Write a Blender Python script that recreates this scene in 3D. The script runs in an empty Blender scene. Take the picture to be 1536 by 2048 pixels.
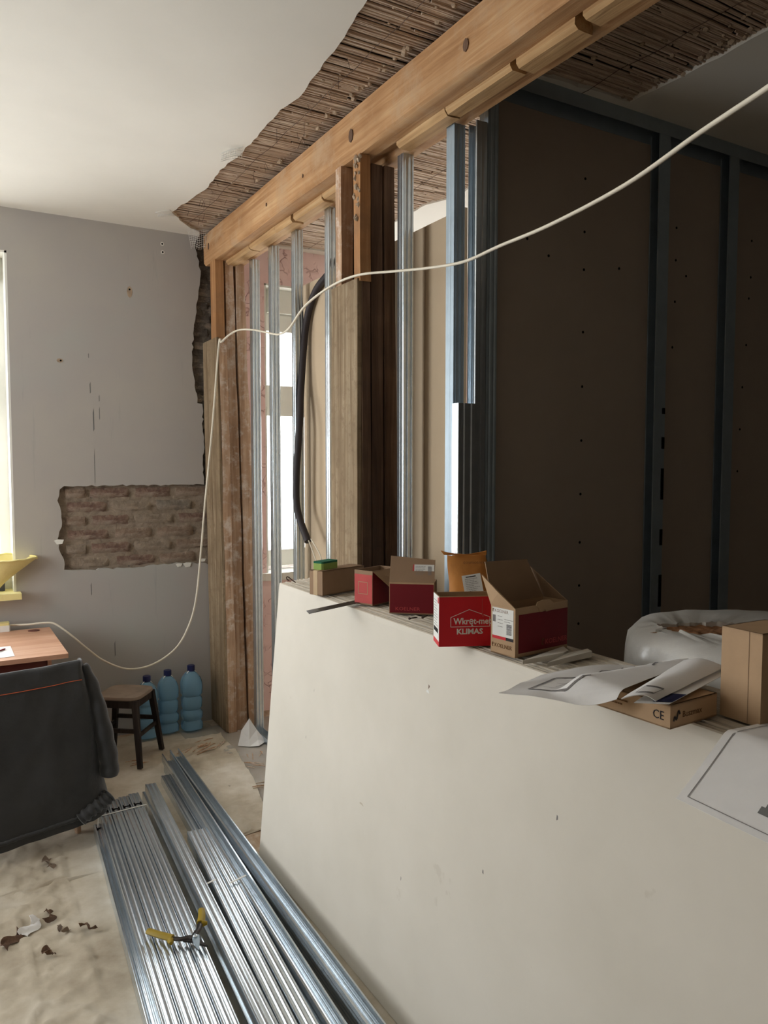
import bpy, bmesh, math, random
from mathutils import Vector, Matrix, noise
random.seed(7)
S = bpy.context.scene
COL = S.collection

# ------------------------------------------------------------------ camera, sky, exposure
cam_d = bpy.data.cameras.new('camera'); cam = bpy.data.objects.new('camera', cam_d); COL.objects.link(cam)
cam_d.sensor_fit = 'VERTICAL'; cam_d.sensor_height = 36.0; cam_d.lens = 36.0 * 1538 / 2048
cam_d.clip_start = 0.02; cam_d.clip_end = 200
cam.location = (0, 0, 1.68)
cam.rotation_euler = (math.radians(90 - 3.5), 0, math.radians(-30.3))
S.camera = cam
S.view_settings.view_transform = 'Standard'; S.view_settings.look = 'None'
S.view_settings.gamma = 1.0; S.view_settings.use_curve_mapping = False
S.view_settings.exposure = 0.15
W = bpy.data.worlds.new('overcast_sky'); S.world = W; W.use_nodes = True
bg = W.node_tree.nodes['Background']
bg.inputs['Color'].default_value = (0.95, 0.98, 1.0, 1); bg.inputs['Strength'].default_value = 11.0
ZC = 3.125          # ceiling height
YB = 4.88           # plaster face of the wall with the windows
WINS = [(-0.95, 0.39), (1.93, 3.45)]
LW = (2.9, 4.2)      # window in the side wall, out of view
WZ = (0.945, 2.885)
for i, (a, b) in enumerate(WINS):          # daylight portals in the window openings
    l = bpy.data.lights.new('window_portal', 'AREA'); l.shape = 'RECTANGLE'; l.size = b - a; l.size_y = WZ[1] - WZ[0]
    l.cycles.is_portal = True
    o = bpy.data.objects.new('window_portal', l); COL.objects.link(o)
    o.location = ((a + b) / 2, 5.36, sum(WZ) / 2); o.rotation_euler = (math.radians(-90), 0, 0)
l = bpy.data.lights.new('window_portal', 'AREA'); l.shape = 'RECTANGLE'; l.size = LW[1] - LW[0]; l.size_y = WZ[1] - WZ[0]; l.cycles.is_portal = True
o = bpy.data.objects.new('window_portal', l); COL.objects.link(o); o.location = (-2.61, sum(LW) / 2, sum(WZ) / 2); o.rotation_euler = (math.radians(90), 0, math.radians(-90))
try:
    S.cycles.max_bounces = 10; S.cycles.diffuse_bounces = 6; S.cycles.transparent_max_bounces = 12
    S.cycles.sample_clamp_indirect = 6.0
    S.cycles.use_denoising = True
except Exception: pass

# ------------------------------------------------------------------ material helpers
def _new(name):
    m = bpy.data.materials.new(name); m.use_nodes = True
    nt = m.node_tree; b = nt.nodes['Principled BSDF']; return m, nt, b
def lin(c):
    return tuple(((v / 255) / 12.92 if v / 255 <= .04045 else ((v / 255 + .055) / 1.055) ** 2.4) for v in c) + (1,)
def coords(nt, scale=(1, 1, 1), kind='Object'):
    tc = nt.nodes.new('ShaderNodeTexCoord'); mp = nt.nodes.new('ShaderNodeMapping')
    mp.inputs['Scale'].default_value = scale; nt.links.new(tc.outputs[kind], mp.inputs[0]); return mp.outputs[0]
def noise_n(nt, vec, scale, detail=5, rough=.6, dist=0):
    n = nt.nodes.new('ShaderNodeTexNoise'); n.inputs['Scale'].default_value = scale; n.inputs['Detail'].default_value = detail
    n.inputs['Roughness'].default_value = rough; n.inputs['Distortion'].default_value = dist
    nt.links.new(vec, n.inputs['Vector']); return n.outputs['Fac']
def ramp(nt, fac, stops):
    r = nt.nodes.new('ShaderNodeValToRGB'); e = r.color_ramp.elements
    while len(e) < len(stops): e.new(.5)
    for i, (p, c) in enumerate(stops): e[i].position = p; e[i].color = c
    nt.links.new(fac, r.inputs[0]); return r.outputs[0]
def mixc(nt, fac, a, b, mode='MIX'):
    m = nt.nodes.new('ShaderNodeMix'); m.data_type = 'RGBA'; m.blend_type = mode
    if isinstance(fac, (int, float)): m.inputs[0].default_value = fac
    else: nt.links.new(fac, m.inputs[0])
    for s, v in ((6, a), (7, b)):
        if isinstance(v, tuple): m.inputs[s].default_value = v
        else: nt.links.new(v, m.inputs[s])
    return m.outputs[2]
def bump(nt, b, h, strength=.3, dist=.01):
    n = nt.nodes.new('ShaderNodeBump'); n.inputs['Strength'].default_value = strength; n.inputs['Distance'].default_value = dist
    nt.links.new(h, n.inputs['Height']); nt.links.new(n.outputs[0], b.inputs['Normal'])
def plain(name, c, rough=.7, metal=0, var=.12, scale=12, bmp=.1, bscale=60, spec=.3):
    m, nt, b = _new(name); v = coords(nt)
    c = lin(c); lo = tuple(x * (1 - var) for x in c[:3]) + (1,); hi = tuple(min(1, x * (1 + var)) for x in c[:3]) + (1,)
    nt.links.new(ramp(nt, noise_n(nt, v, scale), [(.3, lo), (.7, hi)]), b.inputs['Base Color'])
    b.inputs['Roughness'].default_value = rough; b.inputs['Metallic'].default_value = metal
    b.inputs['Specular IOR Level'].default_value = spec
    if bmp: bump(nt, b, noise_n(nt, v, bscale), bmp, .004)
    return m
def wood(name, cols, axis, rough=.8, dirt=None, dscale=5, grain=26, bmp=.5):
    m, nt, b = _new(name)
    sc = [grain] * 3; sc[axis] = 1.3
    v = coords(nt, tuple(sc)); v0 = coords(nt)
    f = noise_n(nt, v, 1.0, 6, .65, .6)
    c = ramp(nt, f, [(.25 + .5 * i / (len(cols) - 1), lin(k)) for i, k in enumerate(cols)])
    big = noise_n(nt, v0, 3.2, 3)
    c = mixc(nt, ramp(nt, big, [(.35, (0, 0, 0, 1)), (.7, (.55, .55, .55, 1))]), c, lin(cols[0]))
    if dirt:
        d = noise_n(nt, v0, dscale, 7, .7)
        c = mixc(nt, ramp(nt, d, [(.5, (0, 0, 0, 1)), (.66, (.8, .8, .8, 1))]), c, lin(dirt))
    nt.links.new(c, b.inputs['Base Color']); b.inputs['Roughness'].default_value = rough; b.inputs['Specular IOR Level'].default_value = .15
    bump(nt, b, f, bmp, .006)
    return m
M = {}
# painted plaster wall: grey with warm and cool patches and a few dark vertical scuffs
m, nt, b = _new('grey_wall_paint'); v = coords(nt)
c = ramp(nt, noise_n(nt, v, 1.1, 4), [(.3, lin((168, 170, 164))), (.5, lin((170, 165, 160))), (.72, lin((176, 171, 162)))])
st = noise_n(nt, coords(nt, (9, 9, .7)), 1.6, 6, .7)
c = mixc(nt, ramp(nt, st, [(.62, (0, 0, 0, 1)), (.74, (.30, .30, .30, 1))]), c, lin((118, 124, 124)))
nt.links.new(c, b.inputs['Base Color']); b.inputs['Roughness'].default_value = .85
bump(nt, b, noise_n(nt, v, 40), .08, .004); M['grey'] = m
M['ceil'] = plain('white_ceiling_paint', (226, 222, 213), .9, var=.03, scale=2, bmp=.06)
M['white'] = plain('white_wall_paint', (225, 224, 216), .8, var=.04, scale=3)
M['room'] = plain('plain_room_plaster', (196, 190, 180), .9, var=.06, scale=2)
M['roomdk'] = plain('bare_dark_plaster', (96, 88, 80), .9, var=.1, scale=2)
m, nt, b = _new('pink_cracked_plaster'); v = coords(nt)
c = ramp(nt, noise_n(nt, v, 4, 5), [(.3, lin((224, 192, 190))), (.7, lin((238, 212, 208)))])
n1 = nt.nodes.new('ShaderNodeTexVoronoi'); n1.feature = 'DISTANCE_TO_EDGE'; n1.inputs['Scale'].default_value = 9
ds = nt.nodes.new('ShaderNodeTexNoise'); ds.inputs['Scale'].default_value = 6; nt.links.new(v, ds.inputs['Vector'])
vm = nt.nodes.new('ShaderNodeVectorMath'); vm.operation = 'MULTIPLY_ADD'; vm.inputs[1].default_value = (.5, .5, .5)
nt.links.new(ds.outputs['Color'], vm.inputs[0]); nt.links.new(v, vm.inputs[2]); nt.links.new(vm.outputs[0], n1.inputs['Vector'])
cut = ramp(nt, n1.outputs['Distance'], [(0, (0, 0, 0, 1)), (.05, (1, 1, 1, 1))])
gate = ramp(nt, noise_n(nt, v, 5, 2), [(.5, (0, 0, 0, 1)), (.56, (1, 1, 1, 1))])
hgt = mixc(nt, gate, (1, 1, 1, 1), cut)
c = mixc(nt, hgt, lin((190, 152, 150)), c); nt.links.new(c, b.inputs['Base Color']); b.inputs['Roughness'].default_value = .85
bump(nt, b, hgt, .6, .012); M['pink'] = m
# dusty old brick, mortar smeared over it
def brick_mat(name, cols, ms):
    m, nt, b = _new(name); v = coords(nt); f = noise_n(nt, v, 16, 8, .75, .5)
    c = ramp(nt, f, [(.3, lin(cols[0])), (.5, lin(cols[1])), (.7, lin(cols[2]))])
    c = mixc(nt, ramp(nt, noise_n(nt, coords(nt, (1, 1, 3)), 7, 6, .7), [(ms, (0, 0, 0, 1)), (ms + .12, (.85, .85, .85, 1))]), c, lin((158, 143, 128)))
    nt.links.new(c, b.inputs['Base Color']); b.inputs['Roughness'].default_value = .95; b.inputs['Specular IOR Level'].default_value = .1
    bump(nt, b, f, .9, .02); return m
M['brick'] = brick_mat('dusty_brick', [(104, 84, 72), (136, 116, 100), (160, 142, 124)], .46)
M['brick2'] = brick_mat('dark_red_brick', [(90, 70, 64), (124, 100, 88), (156, 136, 120)], .48)
M['brick3'] = brick_mat('grey_brick', [(100, 92, 84), (130, 120, 108), (158, 146, 130)], .5)
M['mortar'] = brick_mat('old_mortar', [(112, 98, 86), (144, 130, 114), (168, 152, 134)], .5)
M['darkmortar'] = brick_mat('sooty_mortar', [(74, 68, 62), (104, 96, 88), (132, 124, 112)], .56)
M['beam'] = wood('beam_timber', [(148, 106, 70), (190, 148, 106), (212, 178, 136)], 1, dirt=(186, 156, 124), dscale=5, grain=34)
M['block'] = wood('fresh_pine', [(158, 122, 84), (194, 158, 114), (212, 182, 140)], 1, grain=40)
M['post_orange'] = wood('orange_timber', [(128, 88, 56), (178, 132, 90), (202, 160, 116)], 2, dirt=(150, 112, 80), dscale=6)
M['post_old'] = wood('weathered_timber', [(134, 100, 76), (192, 158, 128), (222, 198, 174)], 2, dirt=(216, 202, 188), dscale=16, grain=36, bmp=.8)
M['post_grey'] = wood('grey_weathered_board', [(96, 78, 58), (150, 130, 104), (178, 162, 136)], 2, dirt=(122, 102, 80), dscale=22, grain=44, bmp=.8)
M['post_dark'] = wood('dark_timber', [(66, 49, 39), (110, 86, 70), (146, 118, 98)], 2, dirt=(84, 70, 62), dscale=4)
M['reed'] = None
m, nt, b = _new('dry_reed'); v = coords(nt, (3.5, 95, 60))
f = noise_n(nt, v, 1, 5, .7); c = ramp(nt, f, [(.26, lin((110, 90, 76))), (.42, lin((172, 148, 128))), (.6, lin((208, 190, 170))), (.76, lin((232, 220, 202)))])
nt.links.new(c, b.inputs['Base Color']); b.inputs['Roughness'].default_value = .75; bump(nt, b, f, .4, .004); M['reed'] = m
M['lump'] = plain('plaster_crumbs', (170, 150, 128), .95, var=.25, scale=25, bmp=.5)
M['dark'] = plain('dark_loft_boards', (58, 46, 38), .95)
m, nt, b = _new('galvanised_steel'); v = coords(nt)
sp = noise_n(nt, v, 30, 3, .6)
nt.links.new(ramp(nt, sp, [(.35, lin((196, 206, 213))), (.65, lin((208, 216, 222)))]), b.inputs['Base Color']); b.inputs['Metallic'].default_value = .88
b.inputs['Roughness'].default_value = .24; M['zinc'] = m
M['zincd'] = plain('blue_grey_steel', (160, 174, 184), .5, .6, var=.08)  # darker copy of zinc, shade in its colour on track and corner stud
M['black'] = plain('black_hole', (14, 14, 15), .9, var=0, bmp=0, spec=0)
m, nt, b = _new('plasterboard_paper'); v = coords(nt)
c = ramp(nt, noise_n(nt, v, 2.2, 5), [(.3, lin((208, 202, 190))), (.7, lin((217, 211, 200)))])
sp = noise_n(nt, v, 9, 4, .6)
c = mixc(nt, ramp(nt, sp, [(.7, (0, 0, 0, 1)), (.74, (.35, .35, .35, 1))]), c, lin((192, 184, 170)))
nt.links.new(c, b.inputs['Base Color']); b.inputs['Roughness'].default_value = .8; b.inputs['Specular IOR Level'].default_value = .25
bump(nt, b, noise_n(nt, v, 5, 3), .12, .01); M['gyp'] = m
M['gypedge'] = plain('plasterboard_edge_paper', (190, 180, 164), .85, var=.15, scale=20)
M['gypbrown'] = plain('plasterboard_back_paper', (188, 168, 142), .85, var=.05, scale=3, bmp=.05)
M['gypgrey'] = plain('grey_brown_board_back', (166, 154, 142), .9, var=.05, scale=3, bmp=.05)
M['carton'] = plain('brown_cardboard', (180, 150, 118), .8, var=.07, scale=14, bmp=.08)
M['cartondk'] = plain('plain_cardboard', (152, 125, 100), .85, var=.06, scale=14, bmp=.08)
M['red'] = plain('red_print', (176, 30, 40), .55, var=.06, bmp=0)
M['redlt'] = plain('bright_red_print', (205, 32, 44), .5, var=.05, bmp=0)
M['reddk'] = plain('dark_shaded_red', (116, 22, 32), .6, var=.06, bmp=0)  # dark red; on the carton front it puts shade into the colour
M['redfade'] = plain('faded_red_print', (190, 78, 76), .7, var=.08, bmp=0)
M['label'] = plain('white_label', (226, 226, 222), .6, var=.03, bmp=0)
M['ink'] = plain('dark_ink', (52, 48, 50), .8, var=.1, bmp=0)
M['inkgrey'] = plain('grey_ink', (128, 124, 122), .8, var=.1, bmp=0)
M['inkbrown'] = plain('brown_ink', (112, 78, 48), .8, var=.1, bmp=0)
M['paper'] = plain('white_paper', (228, 226, 224), .75, var=.03, bmp=.05)
M['kraft'] = plain('orange_kraft_paper', (196, 132, 66), .6, var=.14, scale=9, bmp=.5, bscale=22)
M['tape'] = plain('clear_brown_tape', (190, 164, 128), .3, var=.06, bmp=.3)
M['cable'] = plain('white_cable_sheath', (222, 214, 196), .5, var=.05, bmp=0)
M['conduit'] = plain('dark_rubber_tube', (50, 44, 46), .6, var=.1)
M['foil'] = plain('crumpled_white_foil', (205, 203, 198), .28, var=.06, bmp=1.0, bscale=11, spec=.6)
M['wool'] = plain('brown_mineral_wool', (150, 112, 84), 1, var=.4, scale=30, bmp=1, bscale=45, spec=0)
M['desk'] = wood('alder_laminate', [(176, 132, 106), (202, 160, 134), (220, 186, 164)], 0, rough=.5, bmp=.05, grain=14)
M['deskdk'] = plain('red_brown_laminate', (104, 58, 50), .5, var=.1)
M['stool'] = wood('black_worn_wood', [(34, 29, 27), (52, 45, 41), (76, 68, 62)], 2, rough=.6)
M['seat'] = plain('dusty_seat_plywood', (132, 116, 102), .85, var=.22, scale=9)
M['jacket'] = None
m, nt, b = _new('charcoal_cloth'); v = coords(nt)
c = ramp(nt, noise_n(nt, v, 4, 5), [(.3, lin((30, 31, 33))), (.7, lin((50, 50, 51)))])
nt.links.new(c, b.inputs['Base Color']); b.inputs['Roughness'].default_value = .75; b.inputs['Sheen Weight'].default_value = .25
bump(nt, b, noise_n(nt, v, 9, 5), .35, .02); M['jacket'] = m
M['stitch'] = plain('orange_thread', (190, 92, 56), .8, bmp=0)
M['yellow'] = plain('yellow_plastic', (226, 214, 150), .4, var=.05, bmp=.3)
M['yhandle'] = plain('yellow_grip', (150, 126, 32), .5, var=.08, bmp=.1)
M['tool'] = plain('dark_tool_steel', (70, 66, 64), .35, .8)
M['sponge_y'] = plain('green_sponge', (150, 176, 96), .95, var=.1, bmp=.6, bscale=200)
M['sponge_g'] = plain('scouring_pad', (44, 108, 82), .95, var=.2, bmp=.6, bscale=200)
M['cap'] = plain('navy_bottle_cap', (34, 40, 84), .4, bmp=0)
M['blackbox'] = plain('black_box_card', (58, 58, 64), .6)
M['rust'] = plain('dark_iron_wire', (66, 48, 40), .7, .3)
m, nt, b = _new('blue_bottle_plastic')
b.inputs['Base Color'].default_value = (.42, .72, .95, 1); b.inputs['Roughness'].default_value = .15
b.inputs['Transmission Weight'].default_value = .7; b.inputs['IOR'].default_value = 1.2
v = coords(nt); bump(nt, b, noise_n(nt, v, 14, 2), .15, .01); M['bottle'] = m
m, nt, b = _new('window_glass')
tr = nt.nodes.new('ShaderNodeBsdfTransparent'); gl = nt.nodes.new('ShaderNodeBsdfGlossy'); gl.inputs['Roughness'].default_value = .02
mx = nt.nodes.new('ShaderNodeMixShader'); mx.inputs[0].default_value = .06
nt.links.new(tr.outputs[0], mx.inputs[1]); nt.links.new(gl.outputs[0], mx.inputs[2])
nt.links.new(mx.outputs[0], nt.nodes['Material Output'].inputs[0]); M['glass'] = m
m, nt, b = _new('clear_plastic_film')
tr = nt.nodes.new('ShaderNodeBsdfTransparent'); mx = nt.nodes.new('ShaderNodeMixShader'); mx.inputs[0].default_value = .32
b.inputs['Base Color'].default_value = lin((196, 194, 188)); b.inputs['Roughness'].default_value = .25
nt.links.new(tr.outputs[0], mx.inputs[1]); nt.links.new(b.outputs[0], mx.inputs[2])
nt.links.new(mx.outputs[0], nt.nodes['Material Output'].inputs[0]); M['film'] = m
m, nt, b = _new('dusty_fleece'); v = coords(nt)
c = ramp(nt, noise_n(nt, v, 2.4, 7, .65), [(.28, lin((146, 132, 112))), (.5, lin((184, 173, 154))), (.72, lin((212, 205, 192)))])
nt.links.new(c, b.inputs['Base Color']); b.inputs['Roughness'].default_value = .85
f = nt.nodes.new('ShaderNodeTexNoise'); f.noise_type = 'RIDGED_MULTIFRACTAL'; f.inputs['Scale'].default_value = 5; f.inputs['Detail'].default_value = 4
nt.links.new(v, f.inputs['Vector']); bump(nt, b, f.outputs['Fac'], .6, .015); M['fleece'] = m
M['floor'] = wood('dusty_floorboards', [(150, 124, 100), (184, 162, 138), (204, 186, 166)], 1, dirt=(212, 202, 186), dscale=6, grain=12, bmp=.2)

# ------------------------------------------------------------------ mesh helpers
class MB:
    def __init__(s): s.v = []; s.f = []; s.m = Matrix.Identity(4)
    def add(s, vs, fs):
        n = len(s.v); s.v += [tuple(s.m @ Vector(p)) for p in vs]; s.f += [tuple(i + n for i in f) for f in fs]; return s
    def box(s, a, b):
        x0, y0, z0 = a; x1, y1, z1 = b
        return s.add([(x0, y0, z0), (x1, y0, z0), (x1, y1, z0), (x0, y1, z0), (x0, y0, z1), (x1, y0, z1), (x1, y1, z1), (x0, y1, z1)],
                     [(0, 3, 2, 1), (4, 5, 6, 7), (0, 1, 5, 4), (1, 2, 6, 5), (2, 3, 7, 6), (3, 0, 4, 7)])
    def prism(s, poly, axis, a, b):
        n = len(poly)
        def P(p, h): return (h, p[0], p[1]) if axis == 0 else (p[0], h, p[1]) if axis == 1 else (p[0], p[1], h)
        return s.add([P(p, a) for p in poly] + [P(p, b) for p in poly],
                     [tuple(range(n))[::-1], tuple(range(n, 2 * n))] + [(i, (i + 1) % n, n + (i + 1) % n, n + i) for i in range(n)])
    def rings(s, rings, closed=True, caps=True):
        k = len(rings[0]); vs = [p for r in rings for p in r]; fs = []
        for i in range(len(rings) - 1):
            for j in range(k if closed else k - 1):
                j2 = (j + 1) % k; fs.append((i * k + j, i * k + j2, (i + 1) * k + j2, (i + 1) * k + j))
        if caps and closed: fs += [tuple(range(k))[::-1], tuple(range((len(rings) - 1) * k, len(rings) * k))]
        return s.add(vs, fs)
    def tube(s, path, r, n=8, flat=1.0):
        path = [Vector(p) for p in path]; rr = []; prev = None
        for i, p in enumerate(path):
            t = (path[min(i + 1, len(path) - 1)] - path[max(i - 1, 0)]).normalized()
            if prev is None:
                a = Vector((0, 0, 1)) if abs(t.z) < .9 else Vector((1, 0, 0)); u = t.cross(a).normalized()
            else:
                u = (prev - t * prev.dot(t)).normalized()
            prev = u; w = t.cross(u); ri = r[i] if isinstance(r, (list, tuple)) else r
            rr.append([p + u * math.cos(2 * math.pi * k / n) * ri + w * math.sin(2 * math.pi * k / n) * ri * flat for k in range(n)])
        return s.rings(rr)
    def lathe(s, prof, c=(0, 0, 0), n=20, sq=2.0):
        rr = []
        for r, z in prof:
            ring = []
            for k in range(n):
                t = 2 * math.pi * k / n; ct, st = math.cos(t), math.sin(t)
                q = (abs(ct) ** sq + abs(st) ** sq) ** (-1 / sq)
                ring.append((c[0] + r * ct * q, c[1] + r * st * q, c[2] + z))
            rr.append(ring)
        return s.rings(rr)
    def grid(s, fn, nu, nv, thick=0):
        vs = [Vector(fn(i / nu, j / nv)) for i in range(nu + 1) for j in range(nv + 1)]
        idx = lambda i, j: i * (nv + 1) + j
        fs = [(idx(i, j), idx(i + 1, j), idx(i + 1, j + 1), idx(i, j + 1)) for i in range(nu) for j in range(nv)]
        if thick:
            N = [Vector() for _ in vs]
            for f in fs:
                nn = (vs[f[1]] - vs[f[0]]).cross(vs[f[3]] - vs[f[0]])
                for q in f: N[q] += nn
            k = len(vs); vs2 = [p - (n_.normalized() * thick if n_.length > 0 else Vector()) for p, n_ in zip(vs, N)]
            fs2 = [tuple(q + k for q in f[::-1]) for f in fs]
            rim = [idx(i, 0) for i in range(nu)] + [idx(nu, j) for j in range(nv)] + [idx(i, nv) for i in range(nu, 0, -1)] + [idx(0, j) for j in range(nv, 0, -1)]
            fs3 = [(rim[i], rim[i] + k, rim[(i + 1) % len(rim)] + k, rim[(i + 1) % len(rim)]) for i in range(len(rim))]
            return s.add(vs + vs2, fs + fs2 + fs3)
        return s.add(vs, fs)
    def section(s, pts, thick, p0, p1, ux, uy):
        """sheet-metal profile: 2-D polyline with a thickness, swept from p0 to p1"""
        pts = [Vector(p) for p in pts]; off = []
        for i, p in enumerate(pts):
            a = (p - pts[i - 1]).normalized() if i else None; c = (pts[i + 1] - p).normalized() if i < len(pts) - 1 else None
            na = Vector((-a.y, a.x)) if a else None; nc = Vector((-c.y, c.x)) if c else None
            if na is None: n = nc
            elif nc is None: n = na
            else:
                n = na + nc; n = n / max(.3, n.length_squared / 2) if n.length > 1e-6 else na
            off.append(p + n * thick)
        poly = pts + off[::-1]; ux, uy, p0, p1 = Vector(ux), Vector(uy), Vector(p0), Vector(p1); n = len(pts); k = 2 * n
        vs = [p0 + ux * q.x + uy * q.y for q in poly] + [p1 + ux * q.x + uy * q.y for q in poly]
        fs = [(i, (i + 1) % k, k + (i + 1) % k, k + i) for i in range(k)]
        for i in range(n - 1):
            fs.append((i, k - 1 - i, k - 2 - i, i + 1)); fs.append((k + i, k + i + 1, k + k - 2 - i, k + k - 1 - i))
        return s.add(vs, fs)
def tag(o, label=None, cat=None, group=None, kind=None):
    if label: o['label'] = label
    if cat: o['category'] = cat
    if group: o['group'] = group
    if kind: o['kind'] = kind
    return o
def wloc(o):
    v = Vector(o.location); p = o.parent
    while p: v += Vector(p.location); p = p.parent
    return v
def fixn(me, smooth):
    bm = bmesh.new(); bm.from_mesh(me); bmesh.ops.recalc_face_normals(bm, faces=bm.faces); bm.to_mesh(me); bm.free()
    if smooth:
        me.polygons.foreach_set('use_smooth', [True] * len(me.polygons))
        try: me.set_sharp_from_angle(angle=math.radians(smooth))
        except Exception: pass
def obj(name, mb, mat, parent=None, smooth=0, origin=None, label=None, fix=True):
    V = [Vector(p) for p in mb.v]
    if parent is not None and origin is None: o0 = wloc(parent)
    elif origin is not None: o0 = Vector(origin)
    else:
        o0 = Vector(((min(p.x for p in V) + max(p.x for p in V)) / 2, (min(p.y for p in V) + max(p.y for p in V)) / 2, min(p.z for p in V)))
    me = bpy.data.meshes.new(name); me.from_pydata([tuple(p - o0) for p in V], [], mb.f); me.update()
    if fix: fixn(me, smooth)
    me.materials.append(M[mat] if isinstance(mat, str) else mat)
    o = bpy.data.objects.new(name, me); COL.objects.link(o)
    if parent is not None:
        o.parent = parent; o.location = o0 - wloc(parent)
    else: o.location = o0
    if label: o['label'] = label
    return o
def thing(name, loc, label, cat, group=None):
    o = bpy.data.objects.new(name, None); COL.objects.link(o); o.location = loc; o.empty_display_size = .05
    return tag(o, label, cat, group)
def catmull(P, n=8):
    P = [Vector(p) for p in P]; out = []
    for i in range(len(P) - 1):
        p0, p1, p2, p3 = P[max(i - 1, 0)], P[i], P[i + 1], P[min(i + 2, len(P) - 1)]
        for k in range(n):
            t = k / n
            out.append(.5 * ((2 * p1) + (p2 - p0) * t + (2 * p0 - 5 * p1 + 4 * p2 - p3) * t * t + (3 * p1 - p0 - 3 * p2 + p3) * t ** 3))
    out.append(P[-1]); return out
def frame(o, u, v):
    u, v = Vector(u).normalized(), Vector(v).normalized(); n = u.cross(v).normalized()
    m = Matrix.Identity(4)
    for i in range(3): m[i][0], m[i][1], m[i][2], m[i][3] = u[i], v[i], n[i], o[i]
    return m
def lettering(text, size, mat, fr, parent, x=0, y=0, name='lettering', bold=.0, sx=1.0):
    cu = bpy.data.curves.new('t', 'FONT'); cu.body = text; cu.size = size; cu.extrude = .0002; cu.offset = bold; cu.resolution_u = 2
    t = bpy.data.objects.new('t', cu); COL.objects.link(t)
    me = bpy.data.meshes.new_from_object(t.evaluated_get(bpy.context.evaluated_depsgraph_get()))
    bpy.data.objects.remove(t); bpy.data.curves.remove(cu)
    mb = MB(); mb.m = fr @ Matrix.Translation((x, y, .0006)) @ Matrix.Diagonal((sx, 1, 1, 1))
    mb.add([tuple(p.co) for p in me.vertices], [tuple(f.vertices) for f in me.polygons]); bpy.data.meshes.remove(me)
    return obj(name, mb, mat, parent, fix=False)
def flat(fr, rects, mat, parent, name, h=.0004, z=.0003):
    mb = MB(); mb.m = fr
    for x0, y0, x1, y1 in rects: mb.box((x0, y0, z), (x1, y1, z + h))
    o = obj(name, mb, mat, parent)
    if len(rects) > 4: o['kind'] = 'stuff'
    return o
def nz(p, s=1.0, o=0.0): return noise.noise(Vector((p[0] * s + o, p[1] * s + o * 1.7, (p[2] if len(p) > 2 else 0) * s - o)))

# ================================================================== THE SETTING
def struct(o, label): return tag(o, label, None, None, 'structure')
XL, XR, YF = -2.4, 4.7, -2.6
fl = struct(obj('floor', MB().box((XL, YF, -.12), (XR, 5.35, 0)), 'floor'), 'dusty old wooden floor under the drop sheets')
# --- wall with the windows
mb = MB(); Y0, Y1 = YB + .028, 5.35
xs = [XL] + [q for w in WINS for q in w] + [XR]
for i in range(0, len(xs), 2): mb.box((xs[i], Y0, 0), (xs[i + 1], Y1, ZC + .2))
for a, b in WINS: mb.box((a, Y0, 0), (b, Y1, WZ[0])); mb.box((a, Y0, WZ[1]), (b, Y1, ZC + .2))
wall = struct(obj('wall_back', mb, 'darkmortar'), 'outer wall with windows, grey paint on one side of the post and pink on the other')
random.seed(3)
def jag(pts, amp=.008, step=.03):
    out = []
    for (a, b) in zip(pts[:-1], pts[1:]):
        a, b = Vector(a), Vector(b); n = max(1, int((b - a).length / step))
        for k in range(n):
            p = a.lerp(b, k / n)
            if k: p += Vector((random.uniform(-amp, amp), random.uniform(-amp, amp)))
            out.append((p.x, p.y))
    out.append(tuple(pts[-1])); return out
edge = jag([(1.495, 3.125), (1.466, 3.068), (1.493, 2.97), (1.497, 2.853), (1.47, 2.68), (1.452, 2.536), (1.438, 2.40), (1.441, 2.28), (1.452, 2.18), (1.468, 2.075), (1.50, 2.071), (1.506, 1.76), (1.498, 1.74), (1.504, 1.58)], .008, .025)
pt = jag([(1.505, 1.553), (1.1, 1.556), (.66, 1.556), (.636, 1.535), (.622, 1.47), (.642, 1.40), (.645, 1.34), (.617, 1.24), (.632, 1.16), (.65, 1.12), (.65, 1.058), (.80, 1.047), (1.03, 1.044), (1.2, 1.05), (1.35, 1.052), (1.512, 1.042)], .006, .025)
mb = MB()
mb.prism([(.39, 3.125)] + edge + pt + [(1.56, 1.0), (1.56, 0), (.39, 0)], 1, YB, Y0 + .002)
xw = [XL, -3.0, -1.7, -.95, .39]
mb.box((XL, YB, 0), (-.95, Y0, ZC))
for a, b in WINS[:1]: mb.box((a, YB, 0), (b, Y0, WZ[0])); mb.box((a, YB, WZ[1]), (b, Y0, ZC))
obj('grey_plaster', mb, 'grey', wall, label='grey painted plaster broken away beside the post')
mb = MB()
mb.box((1.70, YB, 0), (1.93, Y0, ZC)); mb.box((1.93, YB, 0), (3.45, Y0, WZ[0])); mb.box((1.93, YB, WZ[1]), (XR, Y0, ZC)); mb.box((3.45, YB, 0), (XR, Y0, WZ[1]))
obj('pink_plaster', mb, 'pink', wall, label='pink textured plaster with cracks round the narrow window')
mb = MB()
for a, b in WINS:      # smooth window reveals
    mb.box((a, YB + .001, WZ[0]), (a + .012, Y1 + .002, WZ[1])); mb.box((b - .012, YB + .001, WZ[0]), (b, Y1 + .002, WZ[1])); mb.box((a, YB + .001, WZ[1] - .012), (b, Y1 + .002, WZ[1]))
obj('window_reveal', mb, 'white', wall, label='white window reveals')
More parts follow.
